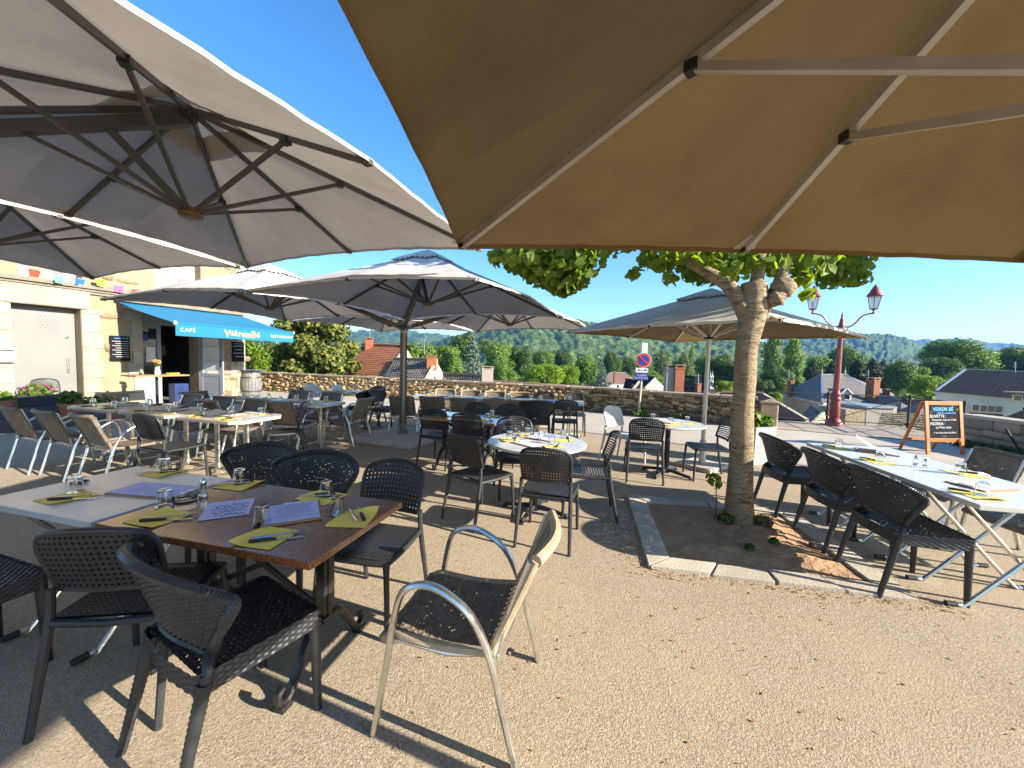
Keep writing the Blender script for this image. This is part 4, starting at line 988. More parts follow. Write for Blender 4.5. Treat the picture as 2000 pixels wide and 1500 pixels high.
# ================================================================== PARASOLS
def canopy(t, c, rz, s, ze, za, m, fm, drop=.80, mid=.075, hem=.022, sag=1.0, big=False, up_hub=True, lab=None, cable=False):
    """square canopy on eight ribs; c = centre, s = half side; parts under t (canopy > ribs, struts ...)"""
    cn = link('canopy', None, t, (c[0], c[1], 0), rz); per = 14; NT = 14
    ang = [(i/per) for i in range(8*per)]
    def rim(k):                       # k in 0..8, even = corner, odd = middle of a side
        cs = [(1, 1), (0, 1), (-1, 1), (-1, 0), (-1, -1), (0, -1), (1, -1), (1, 0)]
        i = int(k) % 8; f = k-int(k); a, b_ = cs[i], cs[(i+1) % 8]
        x, y = a[0]*(1-f)+b_[0]*f, a[1]*(1-f)+b_[1]*f
        za_, zb = (ze if i % 2 == 0 else ze+mid), (ze if i % 2 == 1 else ze+mid)
        z = za_*(1-f)+zb*f; scal = math.sin(PI*f)
        return Vector((x*s*(1-.018*scal*sag), y*s*(1-.018*scal*sag), z+.015*scal*sag))
    def surf(k, v):
        r = rim(k); f = k-int(k); sg = math.sin(PI*f)
        p = Vector((0, 0, za)).lerp(r, v); p.z += -.045*math.sin(PI*v)*(1-.0*sg)*(.4+.6*sg)+.02*math.sin(PI*v)+.0045*v*v*sg*math.sin(9*PI*f+2.5*v+k)+.004*math.sin(PI*v)*sg*math.sin(3*PI*f+5*v+2*int(k))
        return p
    P = []
    for j in range(NT+1):
        v = .13+.87*j/NT; P.append([surf(k/per, v) for k in range(8*per+1)])
    P.append([Vector((p.x, p.y, p.z-hem)) for p in P[-1]])
    fab = MB().grid(P, flip=True).build('fabric', m, cn, smooth=True, merge=False)
    # vent cap
    Q = []
    for j in range(6):
        v = .0+.24*j/5; Q.append([Vector((surf(k/per, v).x, surf(k/per, v).y, surf(k/per, v).z+.055-.10*(j/5)**2*.25+(.012*math.sin(k*2.1) if j == 5 else 0))) for k in range(8*per+1)])
    MB().grid(Q, flip=True).build('vent_cap', m, cn, smooth=True)
    hub = Vector((0, 0, za-drop)); w = .040 if big else .030
    for k in range(8):
        r = surf(k, 1.0); a = surf(k, .02); a.z -= .035; e = surf(k, .985); e.z -= .028
        pts = [surf(k, v)+Vector((0, 0, -.028)) for v in (.02, .25, .5, .75, .985)]
        b = MB()
        for p, q in zip(pts, pts[1:]): b.bar(p, q, w*.8, w)
        b.build('rib', fm, cn)
        j = surf(k, .58 if k % 2 else .44)+Vector((0, 0, -.045)); d = (j-hub).normalized()
        st = MB().bar(hub+d*.07, j, w*.75, w*.8).build('strut', fm, cn)
        MB().box(j, (.05, .05, .045), rz=math.atan2(j.y, j.x)).build('joint', M['black_plastic'], cn, bevel=.004)
        tn = Vector((-r.y, r.x, 0)).normalized()*.07; q = [surf(k, .93)+Vector((0, 0, -.007))-tn*.45, surf(k, .93)+Vector((0, 0, -.007))+tn*.45, surf(k, .998)+Vector((0, 0, -.007))+tn, surf(k, .998)+Vector((0, 0, -.007))-tn]
        MB().add(q, [(0, 1, 2, 3)]).build('rib_pocket', m, cn)
        MB().box(e, (.05, .04, .03), rz=math.atan2(e.y, e.x)).build('rib_end', M['black_plastic'] if big else fm, cn, bevel=.004)
    if up_hub: MB().lathe([(.05, za-.10), (.055, za-.04), (.03, za-.01), (0, za-.005)], 12).build('crown_hub', M['black_plastic'], cn, smooth=True)
    MB().lathe([(.06, hub.z-.02), (.072, hub.z-.012), (.07, hub.z+.006), (.045, hub.z+.02), (.04, hub.z+.045), (0, hub.z+.05)], 16).build('strut_hub', M['black_plastic'] if big else M['hub_brass'], cn, smooth=True)
    return cn
def quad_parasol(P, rz, ze, za, side, label, drop=.7):
    t = thing('parasol', label, 'parasol', (P[0], P[1], 0), rz); fm = M['grey_metal']; h = side/2+.05; top = ze-.16
    MB().box((0, 0, .065), (1.20, 1.20, .13)).build('base_plate', M['base_steel'], t, bevel=.008); MB().box((0, 0, .012), (1.1, 1.1, .02)).build('base_foot', M['black_plastic'], t)
    MB().lathe([(.085, .13), (.085, .17), (.07, .185)], 20).build('pole_socket', M['pole_grey'], t, smooth=True)
    b = MB(); n = 24; pr = []
    b.lathe([(.062, .13), (.062, top)], 12); b.build('pole', M['pole_grey'], t, smooth=False)
    for k in range(4):
        a = k*PI/2; MB().box((.062*math.cos(a), .062*math.sin(a), top*.55), (.02, .03, top*.8), rz=a).build('pole_groove', fm, t)
    MB().bar((-.12, 0, top-.36), (.12, 0, top-.36), .03, .03).build('clamp_bolt', M['black_plastic'], t); MB().lathe([(.075, top-.06), (.08, top), (.06, top+.05)], 12).build('pole_head', fm, t, smooth=True)
    for (sx, sy) in ((1, 1), (1, -1), (-1, -1), (-1, 1)):
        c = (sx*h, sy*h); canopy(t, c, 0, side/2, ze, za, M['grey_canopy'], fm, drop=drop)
        a = Vector((sx*.05, sy*.05, top)); e = Vector((c[0], c[1], za-.10)); m1 = a.lerp(e, .5)+Vector((0, 0, -.02))
        MB().bar(a, e, .055, .075).build('arm', fm, t)
        MB().bar(a.lerp(e, .80), (c[0], c[1], za-drop), .035, .05).build('arm_strut', fm, t)
    return t
def pole_parasol(P, rz, s, ze, za, label, drop, base):
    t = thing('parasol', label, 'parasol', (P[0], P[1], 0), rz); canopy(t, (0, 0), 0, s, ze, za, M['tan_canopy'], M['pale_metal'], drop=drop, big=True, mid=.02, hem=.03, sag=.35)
    MB().lathe([(.031, .05), (.031, za-.06)], 16).build('pole', M['pale_metal'], t, smooth=True)
    MB().lathe([(.05, .04), (.05, .40), (.034, .42)], 16).build('pole_sleeve', M['pale_metal'], t, smooth=True)
    MB().box((0, 0, .03), (base, base, .06)).build('base_slab', M['kerb_stone'], t, bevel=.008)
    return t
quad_parasol((-2.033, 7.306), -.369, 2.269, 2.952, 2.917, 'grey four-canopy parasol on one central mast with square base plate', .675)
quad_parasol((-4.204, 1.795), -.343, 2.571, 3.208, 3.0, 'large grey four-canopy parasol spreading in from the left picture edge', .72)
pole_parasol((1.476, .755), -.009, 1.868, 2.313, 3.09, 'huge tan parasol with pale ribs overhead at the upper right', .945, .75)
pole_parasol((2.95, 5.94), .623, 1.498, 2.038, 2.662, 'tan parasol on a pale pole standing behind the tree trunk', .69, .55)
# ================================================================== TABLES
def put(t, x, y, deg, label, group=None):
    t.location = (x, y, 0); t.rotation_euler = (0, 0, math.radians(deg)); t['label'] = label
    if group: t['group'] = group
    USED.add(t.name); return t
TAB = {}
TAB['brown'] = put(t_brown(1.20, .70), -1.27, 1.98, -14.2, 'burl brown bistro table with cast iron scroll feet, nearest the camera')
TAB['white'] = put(t_fold(.86, .72), -2.30, 2.26, -14.8, 'white folding table pushed against the near brown table')
TAB['round'] = put(t_round(.5), .27, 3.95, 20, 'round pale marble-look table in the middle, ringed by four dark chairs')
TAB['brown2'] = put(t_brown(1.15, .68), -.62, 5.48, -21, 'small burl brown table between the mast base and the long white table')
for k in range(3):
    TAB['long%d' % k] = put(t_ped(1.2, .68, 'marble_laminate', .0), -1.52+k*1.195, 8.36-k*.178, -8.5, ('white table at the mast end of the long row before the wall', 'middle white table of the long row before the wall', 'white table at the right end of the long row before the wall')[k], 'long white row by the wall')
TAB['round2'] = put(t_round(.5), -3.85, 8.78, 10, 'small round table far left before the rubble wall')
for k in range(2):
    TAB['mid%d' % k] = put(t_ped(1.19, .72, 'marble_laminate' if k else 'plank_laminate', .06), -4.72+k*1.16, 6.92-k*.25, -12, ('left plank table of the pair in front of the glass door', 'right marbled table of the pair in front of the glass door')[k], 'pair of tables before the glass door')
for k in range(3):
    TAB['wood%d' % k] = put(t_ped(1.06, .74, 'plank_laminate', .11), -5.66+k*1.02, 5.63-k*.30, -16.4, ('pale plank table at the flower-pot end of the left row', 'middle pale plank table of the left row', 'pale plank table at the right end of the left row')[k], 'plank table row on the left')
TAB['round3'] = put(t_round(.48), 2.22, 5.48, 0, 'round white table beneath the tan parasol behind the tree')
for k in range(3):
    TAB['right%d' % k] = put(t_fold(.64, .78, 'white_laminate_sun'), 3.375+k*.113, 2.64+k*.632, 79.8, ('white folding table nearest the camera on the right', 'middle white folding table on the right', 'far white folding table on the right, under a curled menu sheet')[k], 'white folding tables on the right')
# high wooden table with flowers by the entrance
hp = ATZ(318, 800); hx = -9.05, 9.95
ht = thing('high_table', 'tall wooden table with a flower vase beside the cafe entrance', 'table', (hx[0], hx[1], 0), FRZ)
MB().box((0, 0, .915), (1.15, .62, .035)).build('tabletop', M['clip_wood'], ht, bevel=.006); MB().lathe([(.03, .03), (.03, .9)], 12).build('column', M['cast_iron'], ht, smooth=True)
for k in range(4): MB().bar((0, 0, .05), (.3*math.cos(k*PI/2), .3*math.sin(k*PI/2), .02), .04, .025).build('foot', M['cast_iron'], ht)
# ================================================================== CHAIRS
G1, G2, G3, G4, G5, G6, G7, G8 = 'chairs at the near tables', 'chairs at the middle round table', 'chairs at the small brown table', 'chairs along the long white row', 'chairs at the far round table', 'chairs at the pair before the glass door', 'chairs along the plank row', 'chairs at the right tables'
chairs = [
 ('wrap', -1.119, 1.563, .50, .865, 'dark wicker wrap-back chair in the near foreground, back to the camera', G1),
 ('pierced', -1.69, 1.78, -.15, .985, 'dark pierced resin chair left of the near wicker chair', G1),
 ('wrap', -2.55, 1.72, .3, .95, 'dark wicker chair cut off by the left picture edge', G1),
 ('wrap', -1.98, 2.83, -.22, -.97, 'dark wicker chair at the far side of the white near table', G1),
 ('wrap', -1.45, 2.62, -.24, -.97, 'dark wicker chair at the far side of the near brown table', G1),
 ('pierced', -.82, 2.33, -.20, -.98, 'dark pierced chair at the right end of the near brown table', G1),
 ('armpale', -.19, 1.74, -.97, .22, 'aluminium armchair with tan cane edges standing alone at the front', G1),
 ('pierced', -.28, 3.80, .67, .75, 'dark pierced chair left of the middle round table', G2),
 ('pierced', .36, 3.40, .28, .96, 'dark pierced chair in front of the middle round table, back to camera', G2),
 ('slatted', .80, 4.00, -.98, .12, 'dark slatted chair right of the middle round table, side on', G2),
 ('slatted', .08, 4.52, .15, -.99, 'dark chair behind the middle round table, facing the camera', G2),
 ('pierced', -1.02, 5.68, .30, .95, 'dark pierced chair at the left end of the small brown table', G3),
 ('pierced', -.50, 5.28, .30, .95, 'dark pierced chair in front of the small brown table', G3),
 ('pierced', -.62, 6.02, -.30, -.95, 'dark chair behind the small brown table, left one of two', G3),
 ('pierced', -.10, 5.86, -.30, -.95, 'dark chair behind the small brown table, right one of two', G3),
 ('wrap', -2.72, 8.45, .97, -.1, 'dark wrap-back chair at the mast end of the long white row', G4),
 ('arm', -2.05, 7.72, .1, 1, 'woven armchair half hidden by the parasol mast', G4),
 ('arm', -1.48, 7.76, .1, 1, 'woven armchair just right of the parasol mast', G4),
 ('arm', -.88, 7.70, .12, 1, 'woven armchair second right of the parasol mast', G4),
 ('arm', -.25, 7.62, .12, 1, 'woven armchair third right of the parasol mast', G4),
 ('arm', .20, 7.58, .12, 1, 'woven armchair beside the fan-backed chair of the long row', G4),
 ('wrap', .50, 7.36, .1, 1, 'dark fan-backed chair at the front of the long white row', G4),
 ('pierced', 1.02, 7.42, .05, 1, 'dark pierced chair at the right front of the long white row', G4),
 ('armpale', -1.62, 8.98, -.1, -1, 'pale cane armchair by the wall, leftmost behind the long row', G4),
 ('armpale', -1.00, 8.90, -.1, -1, 'pale cane armchair by the wall, second behind the long row', G4),
 ('armpale', -.42, 8.78, -.1, -1, 'pale cane armchair by the wall, third behind the long row', G4),
 ('armpale', .15, 8.70, -.1, -1, 'pale cane armchair by the wall, behind the lilac menu', G4),
 ('pierced', .72, 8.58, -.1, -1, 'dark chair by the wall behind the long row, left one of two', G4),
 ('pierced', 1.36, 8.42, -.1, -1, 'dark chair by the wall at the right end of the long row', G4),
 ('white', -4.45, 9.05, .9, -.3, 'dark chair coloured pale as if in sun glare, left of the far round table', G5),
 ('pierced', -4.25, 8.45, .8, .6, 'dark pierced chair at the near left of the far round table', G5),
 ('wrap', -3.35, 9.22, -.7, -.7, 'dark wrap-back chair behind the far round table', G5),
 ('wrap', -3.28, 8.55, -.9, .35, 'dark wrap-back chair right of the far round table', G5),
 ('arm', -3.56, 6.42, .2, .98, 'woven armchair with its back to us before the right marbled table', G6),
 ('arm', -2.92, 6.95, -.97, .2, 'woven armchair at the right end of the marbled table, side on', G6),
 ('arm', -4.58, 6.32, .35, .94, 'woven armchair at the front of the left plank table of the pair', G6),
 ('arm', -5.45, 7.0, .95, -.3, 'woven armchair at the left end of the table pair', G6),
 ('arm', -4.35, 7.55, -.2, -.98, 'woven armchair behind the table pair, left one', G6),
 ('arm', -3.62, 7.38, -.2, -.98, 'woven armchair behind the table pair, right one', G6),
 ('arm', -5.98, 5.06, .36, .93, 'woven armchair at the front of the plank row, leftmost', G7),
 ('arm', -5.32, 4.86, .36, .93, 'woven armchair at the front of the plank row, second from left', G7),
 ('arm', -4.68, 4.68, .38, .92, 'woven armchair at the front of the plank row, third from left', G7),
 ('pierced', -3.98, 4.55, .30, .95, 'dark pierced chair at the front of the plank row, beside the armchairs', G7),
 ('slatted', -3.28, 5.62, -.80, -.58, 'dark slatted chair at the right end of the plank row', G7),
 ('arm', -5.55, 6.35, -.28, -.96, 'woven armchair behind the plank row, left one', G7),
 ('arm', -4.82, 6.05, -.28, -.96, 'woven armchair behind the plank row, middle one', G7),
 ('arm', -4.15, 5.85, -.28, -.96, 'woven armchair behind the plank row, right one', G7),
 ('white', 1.78, 6.08, .6, -.8, 'dark chair coloured pale as if sunlit, at the far left of the round table behind the tree', G8),
 ('pierced', 1.82, 5.28, .22, .97, 'dark pierced chair in front of the round table behind the tree', G8),
 ('slatted', 2.74, 5.38, -.98, .12, 'slatted chair just left of the tree trunk, side on', G8),
 ('wrap', 3.05, 4.12, .98, -.12, 'dark wicker chair farthest from camera on the left of the right tables', G8),
 ('wrap', 2.98, 3.38, .98, -.15, 'middle dark wicker chair on the left of the right tables', G8),
 ('wrap', 2.90, 2.78, .98, -.18, 'dark wicker chair nearest the camera on the left of the right tables', G8),
 ('arm', 4.28, 3.72, -.98, .15, 'woven armchair at the far side of the right tables, before the chalkboard', G8),
 ('arm', 4.12, 3.0, -.98, .15, 'woven armchair at the right picture edge, far side of the right tables', G8),
 ('slatted', -10.1, 8.55, .94, -.34, 'slatted grey chair standing before the closed white door', 'chairs by the facade'),
]
for st, x, y, fx, fy, lab, grp in chairs: place(CH[st], (x, y, 0), head(fx, fy), lab, grp)
# ================================================================== TABLE SETTINGS
def on(px, py): return ATZ(px, py, TH+.001)
RZ1 = math.radians(-14.2)
sets = [(133, 972, 147, 962, 'on the white near table, left corner'), (322, 924, 322, 922, 'on the far side of the white near table'), (312, 1012, 322, 990, 'at the front left of the near brown table'),
        (470, 947, 468, 945, 'at the far left of the near brown table'), (520, 1050, 512, 1025, 'at the front right of the near brown table'), (630, 972, 637, 970, 'at the far right of the near brown table'), (690, 1014, 658, 1004, 'at the right end of the near brown table')]
for i, (a, b_, c, d, w) in enumerate(sets):
    p = on(a, b_); front = i in (0, 2, 4); rz = RZ1+(0 if front else PI)+random.uniform(-.12, .12)
    if i == 6: rz = RZ1+PI/2+.25
    napkin(p, rz, 'yellow paper napkin '+w, 'napkins on the near tables', .014 if i != 6 else .03, seed=i)
    k = Matrix.Rotation(rz, 3, 'Z'); q = p+k @ Vector((.06, -.015, .004)); place(KN, q, rz-1.05, 'black-handled knife on the napkin '+w, 'knives on the near tables')
    q = p+k @ Vector((.045, .02, .005)); place(FK, q, rz-.95, 'steel fork on the napkin '+w, 'forks on the near tables')
    glass(on(c, d)+Vector((0, 0, .004)), 'upturned drinking glass '+w, 'glasses on the near tables')
menu(on(305, 960), RZ1-PI/2+.12, 'lilac menu on a clipboard lying across the white and brown near tables', 'menus on the near tables', .19, .42, seed=1)
menu(on(572, 1003), RZ1+.75, 'lilac menu on a clipboard in the middle of the near brown table', 'menus on the near tables', .24, .26, seed=2)
menu(on(446, 994), RZ1+PI+.72, 'loose lilac sheet with large handwriting on the near brown table', 'menus on the near tables', .21, .26, lines=4, clip=False, seed=3)
od = MB().lathe([(.0, .004), (.03, .002), (.042, .008), (.04, .011), (.028, .006), (0, .007)], 20).build('oval_dish', M['dark_resin'], None, smooth=True, loc=on(152, 944), rz=.3); od.scale = (1.3, .8, 1.3); tag(od, 'small dark oval dish at the far edge of the white near table', 'dish')
ashtray(on(362, 977), 'clear glass ashtray beside the steel shaker on the near brown table'); shaker(on(397, 968), 'steel-topped shaker standing on the near brown table')
def row_settings(key, spots, where, dz=0, cut=False, rz0=0.0, menus=()):
    t = TAB[key]; R_ = Matrix.Rotation(t.rotation_euler.z, 3, 'Z')
    for i, (x, y, nm_) in enumerate(spots):
        p = t.location+R_ @ Vector((x, y, TH+.001)); rz = t.rotation_euler.z+(0 if y < 0 else PI)+random.uniform(-.15, .15)
        napkin(p, rz, 'yellow napkin %s, %s' % (where, nm_), 'napkins on the tables', .012, seed=hash(where+nm_) % 999)
        g = p+R_ @ Vector((random.uniform(-.03, .03), (-.02 if y > 0 else .05), .004)); glass(g, 'upturned glass %s, %s' % (where, nm_), 'glasses on the tables')
        if cut: place(KN, p+R_ @ Vector((.06, 0, .004)), rz-.5, 'knife %s, %s' % (where, nm_), 'knives on the tables')
    for (x, y, a, nm_, paper, curl) in menus:
        p = t.location+R_ @ Vector((x, y, TH+.001)); menu(p, t.rotation_euler.z+a, nm_, 'menus on the tables', paper=paper, curl=curl, seed=len(nm_))
row_settings('round', [(-.25, .12, 'left'), (.02, .28, 'back'), (.30, .0, 'right'), (.05, -.25, 'front')], 'on the middle round table', cut=True, menus=[(.12, .12, .6, 'lilac menu clipboard on the middle round table', 'lilac_paper', 0), (-.12, -.12, .4, 'pale menu sheet at the front of the middle round table', 'white_paper', 0)])
shaker(TAB['round'].location+Vector((.03, .05, TH)), 'small shaker at the centre of the middle round table', tall=False)
row_settings('brown2', [(.35, -.18, 'front right'), (.30, .2, 'back right'), (-.3, -.15, 'front left')], 'on the small brown table', menus=[(-.1, .08, .3, 'white menu sheet on the small brown table', 'white_paper', 0)])
for k, nm_ in enumerate(('left', 'middle', 'right')):
    row_settings('long%d' % k, [(-.3, -.2, 'front left'), (.3, -.2, 'front right'), (-.3, .2, 'back left'), (.3, .2, 'back right')], 'on the %s table of the long white row' % nm_, menus=[(0, .02, PI/2+.2, 'lilac menu on the %s table of the long white row' % nm_, 'lilac_paper', .10 if k == 1 else 0)])
row_settings('round2', [(-.2, .0, 'left'), (.25, -.1, 'right')], 'on the far left round table', menus=[(-.1, .2, .5, 'curled pale menu on the far left round table', 'white_paper', .12)])
for k, nm_ in enumerate(('left', 'right')):
    row_settings('mid%d' % k, [(-.35, -.2, 'front left'), (.28, -.2, 'front right'), (-.3, .22, 'back left'), (.3, .22, 'back right')], 'on the %s table before the glass door' % nm_, menus=[(0, 0, PI/2, 'menu sheet on the %s table before the glass door' % nm_, 'white_paper', 0)])
for k, nm_ in enumerate(('left', 'middle', 'right')):
    row_settings('wood%d' % k, [(-.28, -.2, 'front left'), (.22, -.22, 'front right'), (-.25, .22, 'back left'), (.25, .22, 'back right')], 'on the %s table of the plank row' % nm_, cut=True, menus=[(0, .0, PI/2+.1, 'menu clipboard on the %s table of the plank row' % nm_, 'white_paper', 0)])
shaker(TAB['wood2'].location+Vector((-.1, .08, TH)), 'shaker on the right table of the plank row')
row_settings('round3', [(-.15, .2, 'left'), (.25, -.05, 'right'), (-.05, -.22, 'front')], 'on the round table behind the tree', menus=[(.02, .05, .4, 'pale menu on the round table behind the tree', 'white_paper', 0)])
row_settings('right0', [(-.1, .22, 'left side')], 'on the nearest right table', cut=True, menus=[(.16, -.02, .35, 'pale menu on a clipboard on the nearest right table', 'white_paper', 0)])
row_settings('right1', [(-.12, -.22, 'right side'), (.15, .22, 'left side')], 'on the middle right table', cut=True)
row_settings('right2', [(.08, .22, 'left side')], 'on the far right table', cut=True, menus=[(-.02, -.06, -.5, 'pale menu sheet curling up on the far right table', 'lilac_paper', .13)])
for i, (dx, nm_) in enumerate(((0, 'larger shaker at the centre of the middle right table'), (.06, 'smaller shaker at the centre of the middle right table'))): shaker(TAB['right1'].location+Vector((dx, .05-.02*i, TH)), nm_, 'shakers on the right tables', tall=i == 0)
# vase of flowers, jar and cloth on the high table
vz = .933; vp = Vector((hx[0], hx[1], vz))
vs_ = thing('flower_vase', 'white vase of orange and cream flowers on the tall wooden table', 'vase', vp+FU*.02)
MB().lathe([(.05, 0), (.06, .02), (.055, .10), (.042, .17), (.05, .20), (.046, .20), (.038, .17), (0, .02)], 16).build('vase', M['sign_white'], vs_, smooth=True)
def blob_leaves(n, c, rad, size, rng, flat=.0):
    d = rng.normal(size=(n, 3)); d /= np.linalg.norm(d, axis=1)[:, None]; r = rng.uniform(.45, 1, n)[:, None]
    p = np.array(c)+d*r*np.array(rad); return p, d
def leaf_quads(p, nrm, size, rng, droop=.3, aspect=1.5, tilt=.6):
    n = len(p); nn_ = nrm+rng.normal(size=(n, 3))*tilt; nn_[:, 2] += .25; nn_ /= np.linalg.norm(nn_, axis=1)[:, None]
    a = rng.normal(size=(n, 3)); a[:, 2] -= droop; a -= nn_*(a*nn_).sum(1)[:, None]; a /= np.linalg.norm(a, axis=1)[:, None]; c = np.cross(nn_, a)
    s = (size*rng.uniform(.65, 1.25, n))[:, None]; L, W = a*s*aspect*.5, c*s*.5
    V = np.stack([p-L, p-L*.1+W, p+L, p-L*.1-W], 1)+0; V[:, 1] += nn_*s*.10; V[:, 3] += nn_*s*.10
    F_ = np.arange(n*4).reshape(n, 4); return V.reshape(-1, 3), F_
def leaf_hex(p, nrm, size, rng, droop=.3, aspect=1.2, tilt=.6):
    n = len(p); nn_ = nrm+rng.normal(size=(n, 3))*tilt; nn_[:, 2] += .25; nn_ /= np.linalg.norm(nn_, axis=1)[:, None]
    a = rng.normal(size=(n, 3)); a[:, 2] -= droop; a -= nn_*(a*nn_).sum(1)[:, None]; a /= np.linalg.norm(a, axis=1)[:, None]; c = np.cross(nn_, a)
    s = (size*rng.uniform(.6, 1.25, n))[:, None]; L, W, U = a*s*aspect*.5, c*s*.5, nn_*s*.12
    V = np.stack([p-L*.8, p-L*.75+W*.7+U, p-L*.05+W+U*1.2, p+L*.55+W*.55+U*.5, p+L*1.05-U*.6, p+L*.55-W*.55+U*.5, p-L*.05-W+U*1.2, p-L*.75-W*.7+U], 1)
    I = np.arange(n)[:, None]*8; F_ = np.concatenate([I+np.array([0, 1, 2, 3]), I+np.array([0, 3, 4, 5]), I+np.array([0, 5, 6, 7])], 0); return V.reshape(-1, 3), F_
def foliage(name, m, parent, blobs, n, size, seed, hexa=False, pw=1.0, **kw):
    rng = np.random.default_rng(seed); tot = sum(b_[1][0]*b_[1][1]*b_[1][2] for b_ in blobs)**1.0; PP, DD = [], []
    for c, r in blobs:
        k = max(4, int(n*(r[0]*r[1]*r[2])**pw/sum((q_[1][0]*q_[1][1]*q_[1][2])**pw for q_ in blobs))); p, d = blob_leaves(k, c, r, size, rng); PP.append(p); DD.append(d)
    V, F_ = (leaf_hex if hexa else leaf_quads)(np.concatenate(PP), np.concatenate(DD), size, rng, **kw)
    return link(name, np_mesh(name, V, F_, m), parent)
foliage('stems', M['plant_leaf'], vs_, [((0, 0, .26), (.06, .06, .08))], 60, .05, 1)
foliage('flowers', M['petal_orange'], vs_, [((.03, 0, .34), (.05, .05, .04)), ((-.06, .02, .32), (.05, .05, .04)), ((.08, -.03, .30), (.04, .04, .04)), ((-.02, -.05, .36), (.05, .04, .04))], 160, .035, 2, aspect=1.1)
jar = MB().lathe([(.04, 0), (.045, .01), (.045, .10), (.03, .13), (.03, .15), (0, .15)], 14).build('water_jar', M['clear_glass'], None, smooth=True, loc=vp-FU*.32); tag(jar, 'clear glass jar on the tall wooden table left of the vase', 'jar')
cl_ = MB().box((0, 0, .02), (.26, .14, .035)).build('folded_cloth', M['flag_yellow'], None, bevel=.012, loc=vp+FU*.36, rz=FRZ+.2); tag(cl_, 'folded orange-yellow cloth on the tall wooden table right of the vase', 'cloth')
# red and navy crate in the doorway
cr = thing('drinks_crate', 'navy and red drinks crate on end in the cafe doorway', 'crate', F0+FU*FT(345, 760)[0]+FN*.1, FRZ)
MB().box((0, 0, .30), (.36, .3, .56)).build('box', M['navy_paint'], cr, bevel=.01); MB().box((.12, -.17, .16), (.3, .06, .2)).build('label', M['red_paint'], cr, bevel=.02); MB().box((.02, -.158, .26), (.12, .012, .12)).build('label', M['sign_white'], cr)
# barrel by the building corner
bp_ = Vector((-9.2, 13.75, 0)); ba = thing('wine_barrel', 'upright grey wooden barrel by the corner of the cafe', 'barrel', (bp_.x, bp_.y, 0))
NS = 22
prof = lambda z: .27+.075*math.sin(PI*z/.92)
for k in range(NS):
    a0, a1 = 2*PI*k/NS+.012, 2*PI*(k+1)/NS-.012; P = [[(prof(z)*math.cos(a), prof(z)*math.sin(a), z) for a in (a0, (a0+a1)/2, a1)] for z in (0, .15, .3, .46, .62, .77, .92)]
    MB().grid(P).build('stave', M['barrel_wood'], ba, smooth=True)
MB().lathe([(.265, .88), (0, .885)], NS).build('lid', M['barrel_wood'], ba); MB().lathe([(.26, .02), (.32, .46), (.26, .9)], NS).build('inside', M['dark_interior'], ba)
for z in (.05, .22, .70, .87): MB().lathe([(prof(z-.025)+.003, z-.025), (prof(z)+.006, z), (prof(z+.025)+.003, z+.025)], 28).build('hoop', M['barrel_hoop'], ba, smooth=True)
tp = MB().box((0, 0, .945), (.75, .6, .03)).build('barrel_top', M['pole_grey'], ba, bevel=.01)

# ================================================================== STREET FURNITURE
lx, ly = 8.84, 10.66
lamp = thing('street_lamp', 'dark red cast iron street lamp with two lanterns by the railing', 'street lamp', (lx, ly, 0), math.radians(-14)); lr = M['lamp_red']
MB().lathe([(.20, 0), (.20, .03), (.19, .12), (.13, .20), (.105, .23), (.12, .25), (.12, .28), (.125, .30), (.11, .62), (.105, .70), (.12, .72), (.125, .75), (.105, .78), (.11, .85), (.12, .88), (.085, .93), (.08, .98)], 20).build('base', lr, lamp, smooth=True)
MB().lathe([(.078, .95), (.055, 2.42), (.066, 2.44), (.066, 2.47), (.045, 2.49)], 10).build('shaft', lr, lamp, smooth=False)
MB().lathe([(.045, 2.47), (.06, 2.60), (.075, 2.70), (.06, 2.78), (.045, 2.85), (.05, 2.88), (.02, 2.95), (.03, 2.99), (.012, 3.05), (0, 3.14)], 14).build('finial', lr, lamp, smooth=True)
for s in (-1, 1):
    MB().tube(arc([(s*.03, 0, 2.72), (s*.18, 0, 2.70), (s*.33, 0, 2.82), (s*.45, 0, 2.98), (s*.58, 0, 3.04), (s*.70, 0, 3.06)], 5), .020, 8).build('arm', lr, lamp, smooth=True)
    MB().tube(arc([(s*.05, 0, 2.60), (s*.13, 0, 2.62), (s*.17, 0, 2.70)], 4), .012, 6).build('arm_scroll', lr, lamp, smooth=True)
    lx_ = s*.70; la = link('lantern', None, lamp, (lx_, 0, 3.06))
    MB().lathe([(.02, -.02), (.03, .02), (.012, .05), (.03, .09), (.06, .11)], 10).build('stem', lr, la, smooth=True)
    b = MB(); r0, r1, z0, z1 = .085, .155, .11, .44
    for k in range(6):
        a = k*PI/3; b.bar((r0*math.cos(a), r0*math.sin(a), z0), (r1*math.cos(a), r1*math.sin(a), z1), .012, .012)
    b.lathe([(r0+.006, z0-.01), (r0+.006, z0+.012)], 6); b.lathe([(r1+.012, z1-.01), (r1+.012, z1+.016)], 6); b.build('cage', lr, la)
    for k in range(6):
        a, c = k*PI/3, (k+1)*PI/3; f = lambda r, q, z: (r*.985*math.cos(q), r*.985*math.sin(q), z)
        MB().add([f(r0, a, z0), f(r0, c, z0), f(r1, c, z1), f(r1, a, z1)], [(0, 1, 2, 3)]).build('pane', M['frosted_glass'], la)
    MB().lathe([(r1+.02, .455), (r1+.01, .48), (.11, .56), (.085, .63), (.06, .655), (.065, .68), (.03, .70), (.035, .72), (0, .76)], 16).build('roof', lr, la, smooth=True)
